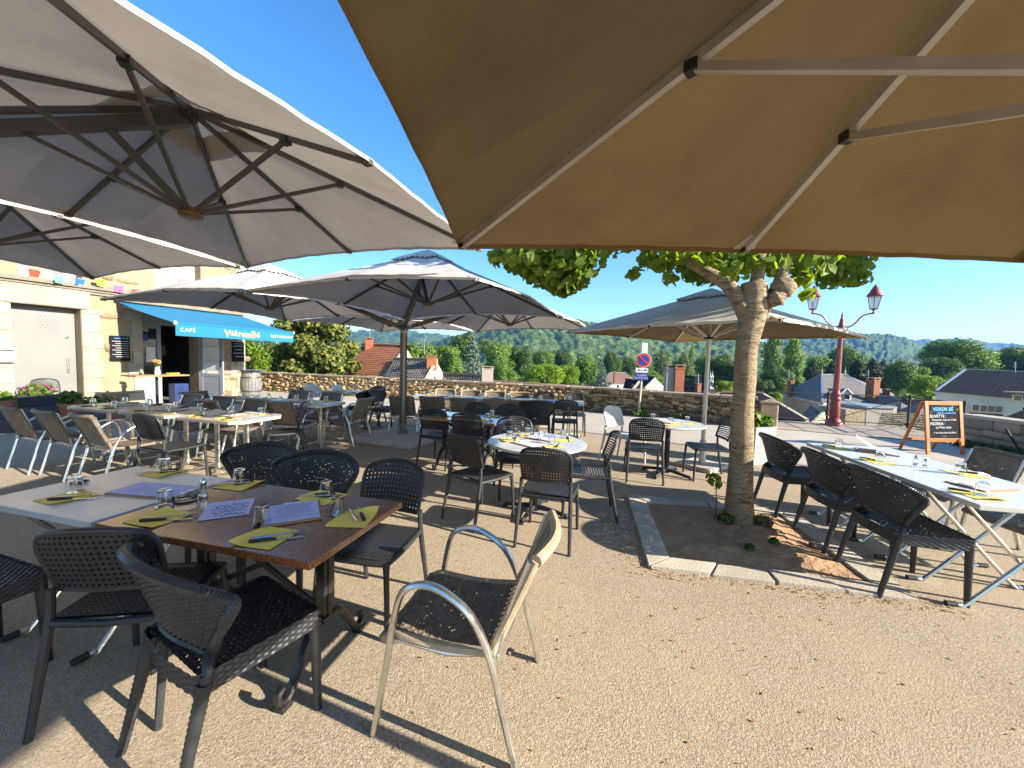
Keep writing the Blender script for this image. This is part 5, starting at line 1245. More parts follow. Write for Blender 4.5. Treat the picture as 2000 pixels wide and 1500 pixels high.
# railing
ra = thing('railing', 'black iron railing with crossed bars and wire mesh behind the street lamp', 'railing', (7.0, 11.35, 0)); RA = [(7.05, 11.35), (8.9, 10.98), (10.78, 10.58), (10.15, 8.75)]
ri = M['rail_iron']; o3 = Vector((7.0, 11.35, 0))
for x, y in RA: MB().lathe([(.028, 0), (.028, .88), (.036, .885), (.03, .92), (0, .94)], 8).build('post', ri, ra, loc=(x-o3.x, y-o3.y, 0))
for (a, c) in zip(RA, RA[1:]):
    A, C_ = Vector((*a, 0))-o3, Vector((*c, 0))-o3; U = Vector((0, 0, 1))
    MB().bar(A+U*.86, C_+U*.86, .035, .03).build('top_rail', ri, ra); MB().bar(A+U*.10, C_+U*.10, .022, .022).build('bottom_rail', ri, ra)
    MB().bar(A+U*.10, C_+U*.84, .014, .014).build('cross_bar', ri, ra); MB().bar(A+U*.84, C_+U*.10, .014, .014).build('cross_bar', ri, ra)
    b = MB(); L = (C_-A).length
    for k in range(int(L/.06)): p = A.lerp(C_, k*.06/L); b.bar(p+U*.11, p+U*.84, .002, .002)
    for k in range(12): b.bar(A+U*(.13+.06*k), C_+U*(.13+.06*k), .002, .002)
    tag(b.build('wire_mesh', ri, ra), kind='stuff')
# parking sign on its post
sg = thing('road_sign', 'no-parking disc with arrow plate and blue plate on a pale post', 'road sign', (3.72, 11.45, 0), math.radians(-8)); 
MB().tube([(.03, .03, 0), (.09, .03, 1.72)], .03, 10).build('post', M['sign_post'], sg, smooth=True); MB().box((.115, .045, 1.95), (.16, .03, .42)).build('post_top_plate', M['sign_white'], sg, bevel=.004)
def disc(r, y, m, name, par, z=1.66, x=.09): o = MB().lathe([(r, -.006), (r, .006), (0, .0061)], 36).build(name, m, par); o.location = (x, y, z); o.rotation_euler = (PI/2, 0, 0); return o
dp = disc(.215, -.01, M['sign_white'], 'disc', sg); disc(.205, -.014, M['sign_red'], 'red_ring', sg); disc(.150, -.020, M['sign_blue'], 'blue_field', sg)
o = MB().box((.09, -.029, 1.66), (.35, .006, .042), m=None).build('red_bar', M['sign_red'], sg); o.data.transform(Matrix.Translation((.09, 0, 1.66)) @ Matrix.Rotation(math.radians(45), 4, 'Y') @ Matrix.Translation((-.09, 0, -1.66)))
pa = MB().box((.065, -.01, 1.37), (.36, .012, .145)).build('arrow_plate', M['sign_white'], sg, bevel=.02)
b = MB(); b.box((.065, -.019, 1.37), (.20, .004, .016))
for s in (-1, 1): b.add([(.065+s*.14, -.02, 1.37), (.065+s*.08, -.02, 1.405), (.065+s*.08, -.02, 1.335)], [(0, 1, 2)])
b.build('arrow', M['ink'], pa)
pb = MB().box((.055, -.01, 1.175), (.37, .012, .21)).build('name_plate', M['sign_blue'], sg, bevel=.015)
for body, z in (('CHEMIN', 1.215), ('DE RONDE', 1.135)):
    o = link('lettering', text_mesh(body, .075, M['letter_white'], .001, .001), pb); o.matrix_local = frame_mat((.055, -.019, z), (1, 0, 0), (0, 0, 1))
# chalkboard stand
c_ = (Vector((7.79, 7.28, 0))+Vector((8.70, 7.40, 0)))/2; ab = thing('chalkboard_stand', 'orange-framed folding chalkboard stand with chalk lettering on the right', 'chalkboard', (c_.x, c_.y, 0), math.radians(6)); ow = M['orange_wood']
AW, AH, LN = .74, 1.0, .12
yy = lambda z: LN*(z/AH)
for s in (-1, 1): MB().bar((s*AW/2, yy(0), 0), (s*AW/2, yy(AH), AH), .07, .035, up=(0, -1, 0)).build('upright', ow, ab, bevel=.004)
for z in (.27, AH-.035): MB().bar((-AW/2+.035, yy(z), z), (AW/2-.035, yy(z), z), .032, .07).build('crossbar', ow, ab, bevel=.004)
for s in (-1, 1): MB().bar((s*AW/2-.01, .48, 0), (s*AW/2-.01, yy(AH)+.04, AH-.02), .05, .03).build('back_leg', ow, ab, bevel=.004)
MB().bar((-AW/2, .42, .22), (AW/2, .42, .22), .03, .045).build('back_rail', ow, ab)
sl = math.atan2(LN, AH); zc = (.30+AH-.07)/2
pn = MB().box((0, 0, 0), (AW-.07, .012, AH-.37)).build('slate', M['slate_board'], ab); pn.location = (0, yy(zc), zc); pn.rotation_euler = (-sl, 0, 0)
def chalk(body, size, z, m, x=0, bold=.0, sh=.12, al='CENTER'):
    o = link('chalk_lettering', text_mesh(body, size, M[m], .0006, bold, shear=sh, align=al), pn); o.matrix_local = frame_mat((x, -.008, z), (1, 0, .02), (-.02, 0, 1))
chalk('VEIREM BÉ', .098, .235, 'chalk_blue', -.02, .002); chalk('café & restaurant', .058, .168, 'chalk_blue', .05)
chalk('BUVETTE :', .078, .098, 'chalk_white', -.31, 0, .1, 'LEFT'); chalk('Dimanche chez les Célés', .052, .036, 'chalk_white', 0)
chalk('PIZZERIA :', .072, -.045, 'chalk_white', -.31, 0, .1, 'LEFT'); chalk("La P'tite Italie", .062, -.108, 'chalk_white', -.02); chalk('→ en haut des escaliers', .052, -.205, 'chalk_white', .0)
b = MB(); b.tube([(-.30, -.008, .195), (-.24, -.008, .175), (-.30, -.008, .155)], .003, 4); b.tube([(.33, -.008, .265), (.24, -.008, .225), (.33, -.008, .17)], .003, 4); b.tube([(.27, -.008, .228), (.33, -.008, .22)], .003, 4); b.build('chalk_arrows', M['chalk_green'], pn)
b = MB(); b.tube([(-.02+.05*math.cos(a), -.008, -.25+.03*math.sin(a)) for a in np.linspace(PI*1.1, PI*1.95, 8)], .002, 4); b.build('chalk_smile', M['chalk_white'], pn)
pk = MB().tube([(9.1, 7.15, .55), (9.35, 7.05, .05)], .02, 8).build('leaning_pole', M['black_plastic'], None, smooth=True); tag(pk, 'thin black pole leaning against the pale stone wall right of the chalkboard', 'pole')
# low steps with planters at the left
stp = thing('stone_steps', 'two dark stone steps carrying the flower pots on the left', 'steps', (-9.6, 7.3, 0), FRZ)
MB().box((-.5, -.15, .09), (3.4, 1.1, .20)).build('step', M['step_stone'], stp, bevel=.015); MB().box((-.6, .22, .27), (3.0, .62, .18)).build('step', M['step_stone'], stp, bevel=.015)
def planter(name, label, loc, rz, kind, m, leafm, petal=None, size=1.0, seed=0, l=.6, petals=70, h=.2):
    t = thing(name, label, 'planter', loc, rz, 'planters on the left steps' if kind != 'tall' else None)
    if kind == 'trough': MB().box((0, 0, h/2), (l, .24, h)).build('trough', m, t, bevel=.012); r = (l*.48, .13, .15)
    elif kind == 'pot': MB().lathe([(.11*size, 0), (.15*size, .2*size), (.17*size, .2*size), (.17*size, .24*size), (.15*size, .24*size), (.14*size, .2*size), (0, .2*size)], 20).build('pot', m, t, smooth=True); r = (.2*size, .2*size, .15*size); h = .24*size
    MB().box((0, 0, h-.012), (l*.9 if kind == 'trough' else .18*size, .18*size, .012)).build('soil', M['soil'], t)
    foliage('leaves', leafm, t, [((0, 0, h+r[2]*.6), r)], int(220*size), .075*size, seed, aspect=1.3)
    if petal: foliage('petals', petal, t, [((0, 0, h+r[2]*.9), (r[0], r[1], r[2]*.7))], petals, .045, seed+1, aspect=1.0)
    return t
def stp_pt(a, b_, z): v = Matrix.Rotation(FRZ, 3, 'Z') @ Vector((a, b_, 0)); return (-9.6+v.x, 7.3+v.y, z)
planter('flower_trough', 'dark trough of bright green and pink plants at the left picture edge', stp_pt(-.35, .2, .36), FRZ, 'trough', M['dark_planter'], M['plant_leaf'], M['petal_pink'], 1.25, 11, .8, 24)
planter('flower_trough', 'dark trough of magenta petunias on the left steps', stp_pt(.55, .2, .36), FRZ, 'trough', M['dark_planter'], M['weed_leaf'], M['petal_pink'], 1.0, 13, .6, 90, .22)
planter('flower_pot', 'terracotta bowl with a dark green plant on the lower step', stp_pt(.75, -.45, .19), FRZ, 'pot', M['terracotta'], M['weed_leaf'], None, 1.05, 15)
planter('flower_pot', 'small terracotta pot between the two dark troughs', stp_pt(.08, .05, .36), FRZ, 'pot', M['terracotta'], M['plant_leaf'], None, .7, 16)
planter('flower_trough', 'terracotta trough of pale pink flowers near the white door', stp_pt(1.35, -.1, 0), FRZ, 'trough', M['terracotta'], M['weed_leaf'], M['petal_orange'], .9, 17, .8, 40, .3)
tpn = thing('tall_planter', 'tall tapered grey planter with a leafy plant behind the tree trunk', 'planter', (3.95, 6.3, 0), .3)
b = MB(); P = [[(.15*sx_, .15*sy_, 0) for sx_, sy_ in ((-1, -1), (1, -1), (1, 1), (-1, 1), (-1, -1))], [(.22*sx_, .22*sy_, .62) for sx_, sy_ in ((-1, -1), (1, -1), (1, 1), (-1, 1), (-1, -1))], [(.19*sx_, .19*sy_, .62) for sx_, sy_ in ((-1, -1), (1, -1), (1, 1), (-1, 1), (-1, -1))], [(.19*sx_, .19*sy_, .55) for sx_, sy_ in ((-1, -1), (1, -1), (1, 1), (-1, 1), (-1, -1))]]
b.grid(P); b.build('pot', M['grey_planter'], tpn); MB().box((0, 0, .56), (.37, .37, .01)).build('soil', M['soil'], tpn)
foliage('leaves', M['plant_leaf'], tpn, [((0, 0, .68), (.2, .2, .13)), ((.12, -.08, .66), (.14, .14, .12))], 260, .085, 31, aspect=1.3)
# ================================================================== NEAR TREES
def limb_tube(b, pts, radii, n=12, seed=0, k=5, knob=.08):
    r = random.Random(seed); P = arc(pts, k); m = len(P); rr = np.interp(np.linspace(0, 1, m), np.linspace(0, 1, len(radii)), radii)
    base = len(b.v); b.tube(P, list(rr), n)
    for i in range(base, len(b.v)):
        v = Vector(b.v[i]); q = .5*math.sin(v.z*9+v.x*14)+.5*math.sin(v.y*17-v.z*13+seed); ring = min((i-base)//n, m-1); c = P[ring]; d = v-c
        b.v[i] = tuple(c+d*(1+knob*q))
def near_tree(name, label, base, limbs, blobs, n, seed, size=.10, trunk_pts=None, radii=None, burls=()):
    t = thing(name, label, 'tree', base); b = MB(); B = Vector(base)
    limb_tube(b, [Vector(p)-B for p in trunk_pts], radii, 16, seed, 8, .05); 
    for pts, rr in limbs: limb_tube(b, [Vector(p)-B for p in pts], rr, 10, seed+3, 5, .09)
    for c, r in burls:
        bm = bmesh.new(); bmesh.ops.create_icosphere(bm, subdivisions=3, radius=r); rng_ = random.Random(5)
        for v in bm.verts: v.co *= 1+.16*math.sin(v.co.x*60+v.co.z*40)*math.cos(v.co.y*55)+rng_.uniform(-.06, .06)
        k = len(b.v); b.v += [tuple(v.co+Vector(c)-B) for v in bm.verts]; b.f += [tuple(x.index+k for x in f.verts) for f in bm.faces]; bm.free()
    b.build('trunk', M['bark'], t, smooth='all')
    foliage('crown', M['lime_leaf'], t, [(tuple(Vector(c)-B), r) for c, r in blobs], n, size, seed, hexa=True, pw=.62, droop=1.2, aspect=1.15, tilt=.8); return t
tb = (2.25, 3.74, 0.0); z_ = lambda px, py, Y: tuple(AT(px, py, Y))
tr_pts = [(2.25, 3.74, -.05), (2.25, 3.74, .08), (2.245, 3.75, .5), (2.24, 3.77, 1.1), (2.25, 3.79, 1.7), (2.29, 3.8, 2.12), (2.30, 3.82, 2.35)]
limbs = [([(2.22, 3.80, 2.05), (2.08, 3.86, 2.33), (1.86, 3.98, 2.52), (1.62, 4.15, 2.74), (1.35, 4.45, 3.05), (1.0, 4.7, 3.3)], [.075, .066, .055, .048, .04, .026]),
         ([(2.31, 3.82, 2.2), (2.36, 3.86, 2.6), (2.42, 3.95, 3.1), (2.45, 4.1, 3.7)], [.062, .058, .05, .032]),
         ([(2.36, 3.80, 2.1), (2.52, 3.82, 2.30), (2.60, 3.86, 2.5), (2.78, 4.0, 2.9), (3.1, 4.4, 3.5)], [.075, .068, .054, .045, .028]),
         ([(1.35, 4.45, 3.05), (.8, 4.6, 3.05), (.45, 4.6, 2.9)], [.035, .022, .012]), ([(2.78, 4.0, 2.9), (3.0, 4.6, 2.9), (3.3, 5.2, 2.9)], [.04, .025, .012])]
blobs = [(z_(1020, 505, 4.6), (.38, .35, .15)), (z_(1105, 508, 4.6), (.45, .4, .28)), (z_(1060, 515, 4.8), (.45, .4, .24)), (z_(1085, 545, 4.7), (.26, .25, .2)), (z_(1065, 528, 4.65), (.30, .3, .2)), (z_(1100, 558, 4.6), (.17, .2, .16)), (z_(1130, 530, 4.5), (.2, .2, .2)), (z_(985, 500, 4.5), (.2, .2, .1)),
         (z_(1340, 500, 4.5), (.55, .5, .17)), (z_(1395, 520, 4.4), (.34, .35, .2)), (z_(1365, 535, 4.3), (.16, .2, .10)), (z_(1440, 510, 4.6), (.35, .4, .22)), (z_(1385, 500, 3.75), (.24, .15, .10)), (z_(1425, 528, 3.65), (.09, .08, .07)), (z_(1330, 490, 3.9), (.3, .2, .10)), (z_(1500, 500, 3.6), (.2, .12, .12)), (z_(1560, 508, 4.0), (.34, .4, .2)), (z_(1562, 545, 3.9), (.12, .15, .08)), (z_(1240, 533, 4.3), (.10, .1, .045)), (z_(1280, 518, 4.3), (.16, .15, .07)), (z_(1305, 545, 4.2), (.09, .1, .05)),
         (z_(1580, 575, 3.8), (.06, .06, .05)), (z_(1640, 510, 5.2), (.42, .4, .24)), (z_(1660, 540, 5.3), (.24, .25, .16)), (z_(1620, 540, 5.1), (.2, .2, .16)),
         ((1.5, 4.75, 3.55), (1.5, 1.25, .62)), ((.75, 4.9, 3.25), (.8, .8, .5)), ((3.0, 4.9, 3.6), (1.1, 1.1, .6)), ((2.3, 4.6, 4.1), (1.4, 1.2, .6))]
near_tree('lime_tree', 'mottled lime tree trunk with pruned limbs growing from the kerbed pit', tb, limbs, blobs, 10000, 71, .095, tr_pts, [.185, .140, .108, .098, .096, .125, .115], burls=[((2.52, 3.74, 2.30), .10), ((2.45, 3.71, 2.20), .075), ((2.17, 3.77, 2.14), .05)])
t2 = (7.15, 4.25, 0)
near_tree('lime_tree', 'second lime tree just outside the right picture edge, only leaf tips showing', t2, [([(7.15, 4.25, 2.6), (6.6, 4.4, 3.2), (5.9, 4.5, 3.7)], [.11, .08, .04]), ([(7.15, 4.25, 2.6), (7.7, 4.2, 3.2), (8.3, 4.1, 3.7)], [.11, .08, .04]), ([(7.15, 4.25, 2.6), (7.1, 4.8, 3.2), (7.0, 5.4, 3.7)], [.1, .07, .04])],
          [((6.9, 4.3, 3.95), (1.5, 1.5, .7)), ((5.8, 4.4, 3.8), (.8, .9, .5)), ((8.0, 4.4, 3.9), (.9, .9, .6)), ((6.9, 5.4, 3.7), (.9, .7, .5)), ((6.4, 3.6, 3.7), (.7, .6, .45)), ((5.2, 4.6, 3.55), (.4, .4, .3))], 3600, 83, .12, [(7.15, 4.25, -.05), (7.15, 4.25, .1), (7.14, 4.25, 1.0), (7.15, 4.25, 2.0), (7.15, 4.25, 2.7)], [.26, .2, .16, .15, .17])
# weeds in the pit and along the walls
for i, (x, y, s, lab) in enumerate(((2.09, 3.68, .085, 'leafy weed at the left foot of the near tree trunk'), (2.42, 3.62, .09, 'flowering weed at the right foot of the near tree trunk'), (2.30, 3.30, .035, 'low weed in the soil before the near tree'), (2.02, 3.18, .03, 'tiny weed in the soil left of the near tree'))):
    w = foliage('weed', M['weed_leaf'], None, [((0, 0, s*.6), (s*1.2, s*1.0, s*.7))], int(130*s/.1), .035, 100+i, aspect=1.6); w.location = (x, y, .04); tag(w, lab, 'weed', 'weeds in the tree pit')
    if i == 1: w2 = foliage('blossom', M['petal_pink'], w, [((0, -.03, s*.9), (s*.8, s*.6, s*.3))], 22, .028, 140, aspect=1)
st_ = MB(); st_.tube([(0, 0, 0), (.01, 0, .2), (.0, .01, .42)], .005, 5); sp = st_.build('stem', M['weed_leaf'], None); sp.name = 'sapling'; sp.location = (2.0, 3.72, .04); tag(sp, 'thin upright sapling with lime green leaves left of the tree trunk', 'sapling')
foliage('leaves', M['bright_leaf'], sp, [((-.03, 0, .42), (.08, .08, .07))], 16, .085, 150, aspect=1.1)
for i in range(9):
    k = (.06, .12, .22, .30, .55, .70, .80, .90, .96)[i]; a, c = (WALL[0], WALL[1]) if k < .35 else ((WALL[2], WALL[3]) if k > .6 else (WALL[1], WALL[2])); f = (.25, .4, .6, .8, .5, .1, .35, .6, .85)[i]
    x, y = a[0]*(1-f)+c[0]*f, a[1]*(1-f)+c[1]*f; s = random.uniform(.08, .2)
    w = foliage('weed', M['weed_leaf' if i % 2 else 'plant_leaf'], None, [((0, 0, s*.6), (s*1.5, s*.8, s))], 70, .07, 200+i); w.location = (x-.1, y-.18, .0); tag(w, ('green weed tuft at the foot of the rubble wall, %s from the left' % ('first', 'second', 'third', 'fourth', 'fifth', 'sixth', 'seventh', 'eighth', 'ninth')[i]), 'weed', 'weeds along the rubble wall')
for i in range(5):
    w = foliage('weed', M['weed_leaf'], None, [((0, 0, .07), (.16, .3, .09))], 90, .07, 230+i); w.location = (9.52, 8.1-i*.62, 0); tag(w, ('green weeds at the foot of the pale stone wall, %s from its far end' % ('first', 'second', 'third', 'fourth', 'fifth')[i]), 'weed', 'weeds along the pale wall')
# fallen leaf crumbs and small stones on the paving
rng = np.random.default_rng(5); n = 900
px_ = np.concatenate([rng.uniform(-.6, 3.2, 340), rng.normal(1.05, .09, 260), rng.uniform(1.1, 3.0, 300)]); py_ = np.concatenate([rng.uniform(1.2, 5.5, 340), rng.uniform(2.75, 4.4, 260), rng.normal(0, .05, 300)])
py_[600:] += 2.86-.197*(px_[600:]-1.08)
p = np.stack([px_, py_, np.full(n, .006)], 1); V, F_ = leaf_quads(p, np.tile([0, 0, 1.0], (n, 1)), .012, rng, droop=0, aspect=1.7, tilt=.35); 
lm = pm('dry_leaf', (.36, .15, .045), (.22, .085, .03), 30, .9)
tag(link('dry_leaf_litter', np_mesh('dry_leaf_litter', V, F_, lm)), 'rust-brown dry leaf crumbs scattered round the tree pit', 'leaf litter', kind='stuff')
for i, (x, y, s, lab) in enumerate(((2.66, 3.28, .05, 'pale stone lying in the soil right of the tree'), (.03, 2.0, .02, 'small pebble right of the cane armchair'), (-.95, 3.3, .015, 'small pebble on the shaded paving behind the near tables'))):
    o = link('loose_stone', PAL[i], None, (x, y, .03 if i == 0 else s*.3)); o.scale = (s*2, s*1.4, s); o.rotation_euler = (.1, .2, i); tag(o, lab, 'stone')

# ================================================================== TOWN BELOW
def tiled(parent, a, b_, c, d, m, rows, cols, amp=.03, name='roof', step=.03):
    """tiled slope; a, b_ = eave ends, d, c = ridge ends"""
    a, b_, c, d = map(Vector, (a, b_, c, d)); nrm = (b_-a).cross(d-a).normalized()
    if nrm.z < 0: nrm = -nrm
    V = []; F_ = []; nu = cols*3
    for j in range(rows):
        for e, v in enumerate((j/rows, (j+1.12)/rows)):
            v = min(v, 1.0)
            for i in range(nu+1):
                u = i/nu; p = a.lerp(b_, u).lerp(d.lerp(c, u), v); V.append(p+nrm*(amp*math.sin(i*2*PI/3)+(step if e == 0 else 0)))
    for j in range(rows):
        k = j*2*(nu+1)
        for i in range(nu): F_.append((k+i, k+i+1, k+nu+1+i+1, k+nu+1+i))
        if j: 
            q = (j-1)*2*(nu+1)+(nu+1)
    Vn = np.array([tuple(v) for v in V]); return link(name, np_mesh(name, Vn, np.array(F_), m), parent)
def poly_obj(name, pts, m, parent): return MB().add(pts, [tuple(range(len(pts)))]).build(name, m, parent)
def gable_house(name, label, R0, R1, E0, E1, wallm, roofm, z0, rows=14, cols=16, over=.15, amp=.03):
    R0, R1, E0, E1 = map(Vector, (R0, R1, E0, E1)); B0, B1 = Vector((2*R0.x-E0.x, 2*R0.y-E0.y, E0.z)), Vector((2*R1.x-E1.x, 2*R1.y-E1.y, E1.z))
    o = Vector((E0.x, E0.y, z0)); t = thing(name, label, 'house', o); L = lambda p: Vector(p)-o; dn = lambda p: Vector((p.x, p.y, z0))-o
    b = MB()
    for q in ((E0, E1), (E1, B1), (B1, B0), (B0, E0)): b.add([dn(q[0]), dn(q[1]), L(q[1])-Vector((0, 0, .05)), L(q[0])-Vector((0, 0, .05))], [(0, 1, 2, 3)])
    for (e, r, k) in ((E0, R0, B0), (E1, R1, B1)): b.add([L(e)-Vector((0, 0, .05)), L(k)-Vector((0, 0, .05)), L(r)-Vector((0, 0, .06))], [(0, 1, 2)])
    b.build('wall', M[wallm], t)
    rf = tiled(t, L(E0), L(E1), L(R1), L(R0), M[roofm], rows, cols, amp); tag(rf, kind='stuff'); rb = tiled(t, L(B0), L(B1), L(R1), L(R0), M[roofm], rows, cols, amp, 'roof_back'); tag(rb, kind='stuff')
    MB().tube([L(R0)+Vector((0, 0, .03)), L(R1)+Vector((0, 0, .03))], .09, 8).build('ridge_tiles', M[roofm], t)
    for e in (E1,):
        r = R1; MB().bar(L(e)+Vector((0, 0, .0)), L(r), .12, .10).build('verge', M['house_cream'], t)
    return t, o
def chimney(t, o, px, py0, py1, Y, wpx, m='brick_red', pots=True, rz=.2, d=1.0, name='chimney', lower=None):
    top, bot = AT(px, py0, Y), AT(px, py1, Y); w = wpx/FPX*Y; h = top.z-bot.z
    c = MB().box((0, 0, h*.45), (w, w*d, h*.9)).build(name, M[m], t, bevel=w*.02, loc=Vector((bot.x, bot.y, bot.z))-o, rz=rz)
    MB().box((0, 0, h*.90), (w*1.1, w*d*1.1, h*.05)).build('course', M[m], c)
    for sx in (-1, 1):
        for sy in (-1, 1): MB().box((sx*w*.4, sy*w*d*.4, h*.955), (w*.2, w*.2, h*.07)).build('pier', M[m], c)
    MB().box((0, 0, h*1.0), (w*1.15, w*d*1.15, h*.035)).build('cap', M['lichen_cap'], c); MB().box((0, 0, h*.95), (w*.55, w*d*.55, h*.06)).build('flue', M['dark_interior'], c)
    return c
def antenna(t, o, px, py0, py1, Y):
    top, bot = AT(px, py0, Y), AT(px, py1, Y); b = MB(); b.tube([bot-o, top-o], .018, 5)
    for k in range(4): z = top-o-Vector((0, 0, .12+.14*k)); b.tube([z-Vector((.22, .05, 0)), z+Vector((.22, .05, 0))], .008, 4)
    b.build('antenna', M['zinc'], t)
h1, o1 = gable_house('village_house', 'house with sunlit orange tiled roof and brick chimney behind the wall', AT(708, 673, 25.5), AT(793, 677, 23), AT(664, 741, 22.0), AT(744, 745, 19.8), 'house_cream', 'tile_orange', -7, 19, 22)
chimney(h1, o1, 721, 660, 690, 24.6, 13); antenna(h1, o1, 722, 634, 662, 24.6)
h2, o2 = gable_house('village_house', 'smaller house with weathered grey-brown tiles beside the orange roof', AT(770, 702, 21.5), AT(853, 704, 20), AT(748, 748, 19.2), AT(826, 751, 17.8), 'house_grey', 'tile_grey', -7, 13, 18)
chimney(h2, o2, 843, 694, 722, 19.6, 19, 'brick_red'); antenna(h2, o2, 829, 662, 706, 19.8)
h3, o3_ = gable_house('village_house', 'low dark tiled roof just above the wall right of the grey house', AT(866, 732, 19.5), AT(944, 736, 18.6), AT(860, 757, 17.2), AT(944, 762, 16.4), 'house_grey', 'tile_dark', -7, 8, 16)
chimney(h3, o3_, 950, 716, 762, 17.0, 22, 'house_grey')
h4, o4 = gable_house('village_house', 'long low brown tiled roof showing along the top of the wall', AT(955, 747, 17.6), AT(1232, 765, 15.4), AT(950, 790, 15.6), AT(1232, 808, 13.6), 'house_cream', 'tile_brown', -7, 8, 46)
h4b, o4b = gable_house('village_house', 'low brown tiled roof edge right of the parking sign', AT(1236, 764, 15.4), AT(1470, 782, 14.2), AT(1236, 806, 13.8), AT(1470, 822, 12.8), 'house_cream', 'tile_brown', -7, 8, 40)
chimney(h4b, o4b, 1306, 713, 772, 14.6, 17, 'house_grey', d=1.0, rz=-.1); chimney(h4b, o4b, 1323, 713, 772, 14.5, 17, 'brick_red', d=1.0, rz=-.1)
def hip_house(name, label, FL, FR, BR, BL, RL, RR, wallm, roofm, z0):
    FL, FR, BR, BL, RL, RR = map(Vector, (FL, FR, BR, BL, RL, RR)); o = Vector((FL.x, FL.y, z0)); t = thing(name, label, 'house', o); L = lambda p: Vector(p)-o; dn = lambda p: Vector((p.x, p.y, z0))-o
    b = MB()
    for q in ((FL, FR), (FR, BR), (BR, BL), (BL, FL)): b.add([dn(q[0]), dn(q[1]), L(q[1]), L(q[0])], [(0, 1, 2, 3)])
    b.build('wall', M[wallm], t)
    for pts in ((FL, FR, RR, RL), (FR, BR, RR), (BR, BL, RL, RR), (BL, FL, RL)): 
        c = sum((Vector(p) for p in pts), Vector())/len(pts); ce = (FL+FR+BR+BL)/4
        ov = [L(p)+((Vector((p.x-ce.x, p.y-ce.y, 0)).normalized()*.35) if p in (FL, FR, BR, BL) else Vector()) for p in pts]
        if len(ov) == 4: rf = tiled(t, ov[0], ov[1], ov[2], ov[3], M[roofm], 16, 24, .012, 'roof', .02)
        else: rf = tiled(t, ov[0], ov[1], ov[2], ov[2], M[roofm], 16, 18, .012, 'roof', .02)
        tag(rf, kind='stuff')
    for e, r in ((FL, RL), (FR, RR), (BL, RL), (RL, RR)): MB().bar(L(e)+Vector((0, 0, .05)), L(r)+Vector((0, 0, .06)), .16, .06).build('ridge_flashing', M['zinc'], t)
    for a, c in ((FL, FR), (BL, FL)): MB().bar(L(a)-Vector((0, 0, .12)), L(c)-Vector((0, 0, .12)), .22, .18).build('eaves_board', M['house_white'], t)
    return t, o
def win_at(t, o, px0, py0, px1, py1, Y, fm='house_white', rz=None, name='window'):
    p, q = AT(px0, py0, Y), AT(px1, py1, Y); c = (p+q)/2; w, h = abs(q.x-p.x), abs(p.z-q.z); r = math.atan2(c.x, c.y); r = -r*.6 if rz is None else rz
    wi = MB().box((0, 0, 0), (w, .10, h)).build(name, M[fm], t, loc=c-o, rz=r)
    for k in (-1, 1): MB().box((k*w*.21, -.04, 0), (w*.36, .06, h*.82)).build('pane', M['window_glass'], wi)
    return wi
h5, o5 = hip_house('village_house', 'far cream house with brown hipped roof left of the parking sign', AT(1176, 748, 68), AT(1245, 749, 70), AT(1240, 744, 80), AT(1162, 745, 78), AT(1192, 728, 74), AT(1222, 728, 75), 'house_white', 'tile_brown', -14)
chimney(h5, o5, 1200, 726, 750, 68, 4, 'brick_red'); win_at(h5, o5, 1183, 752, 1187, 757, 67); win_at(h5, o5, 1205, 752, 1209, 757, 67.5)
h6, o6 = gable_house('village_house', 'dark-roofed gabled house low behind the wall left of the sign post', AT(1222, 741, 42), AT(1248, 745, 34), AT(1216, 760, 38), AT(1233, 764, 31.5), 'house_cream', 'slate_dark_shaded', -10, 10, 10)
h6b, o6b = gable_house('village_house', 'dark-roofed gabled house with pale wall right of the sign post', AT(1260, 736, 44), AT(1280, 738, 34), AT(1250, 755, 40), AT(1260, 758, 31.5), 'house_cream', 'slate_dark_shaded', -10, 10, 10)
h7, o7 = gable_house('village_house', 'house with steep dark slate roof and small brick chimney', AT(1338, 736, 30), AT(1388, 741, 29), AT(1328, 775, 26), AT(1372, 782, 25), 'house_grey', 'slate_dark_shaded', -9, 16, 16)
chimney(h7, o7, 1363, 749, 766, 25.5, 8); antenna(h7, o7, 1364, 730, 751, 25.5)
tu = thing('village_house', 'small stone gable with two zinc finials beside the parasol pole', 'house', AT(1392, 790, 27)); p0 = Vector(tu.location); g = lambda px, py, Y=27: AT(px, py, Y)-p0
b = MB(); b.add([g(1372, 790), g(1410, 790), g(1405, 765), g(1391, 746), g(1376, 765)], [(0, 1, 2, 3, 4)]); b.add([g(1410, 790, 33), g(1410, 790), g(1405, 765), g(1405, 765, 33)], [(0, 1, 2, 3)]); b.build('wall', M['house_stone'], tu)
for s, e in (((1376, 765), (1391, 745)), ((1391, 745), (1406, 766))): MB().add([g(*s, 26.8), g(*e, 26.8), g(*e, 33), g(*s, 33)], [(0, 1, 2, 3)]).build('roof', M['slate_roof'], tu)
for px in (1387, 1391): MB().lathe([(.16, -.5), (.1, -.2), (.05, .2), (.08, .3), (.02, .45), (0, .8)], 8).build('finial', M['zinc'], tu, smooth=True, loc=g(px, 745))
h8, o8 = hip_house('village_house', 'large stone house with grey hipped slate roof behind the street lamp', AT(1606, 786, 36), AT(1750, 787, 39), AT(1742, 768, 52), AT(1530, 769, 49), AT(1605, 732, 43), AT(1650, 732, 44), 'house_stone', 'slate_roof', -12)
chimney(h8, o8, 1702, 738, 786, 38, 15); chimney(h8, o8, 1729, 760, 784, 40, 8); chimney(h8, o8, 1543, 744, 775, 45, 8); antenna(h8, o8, 1696, 722, 742, 38); antenna(h8, o8, 1541, 722, 745, 45)
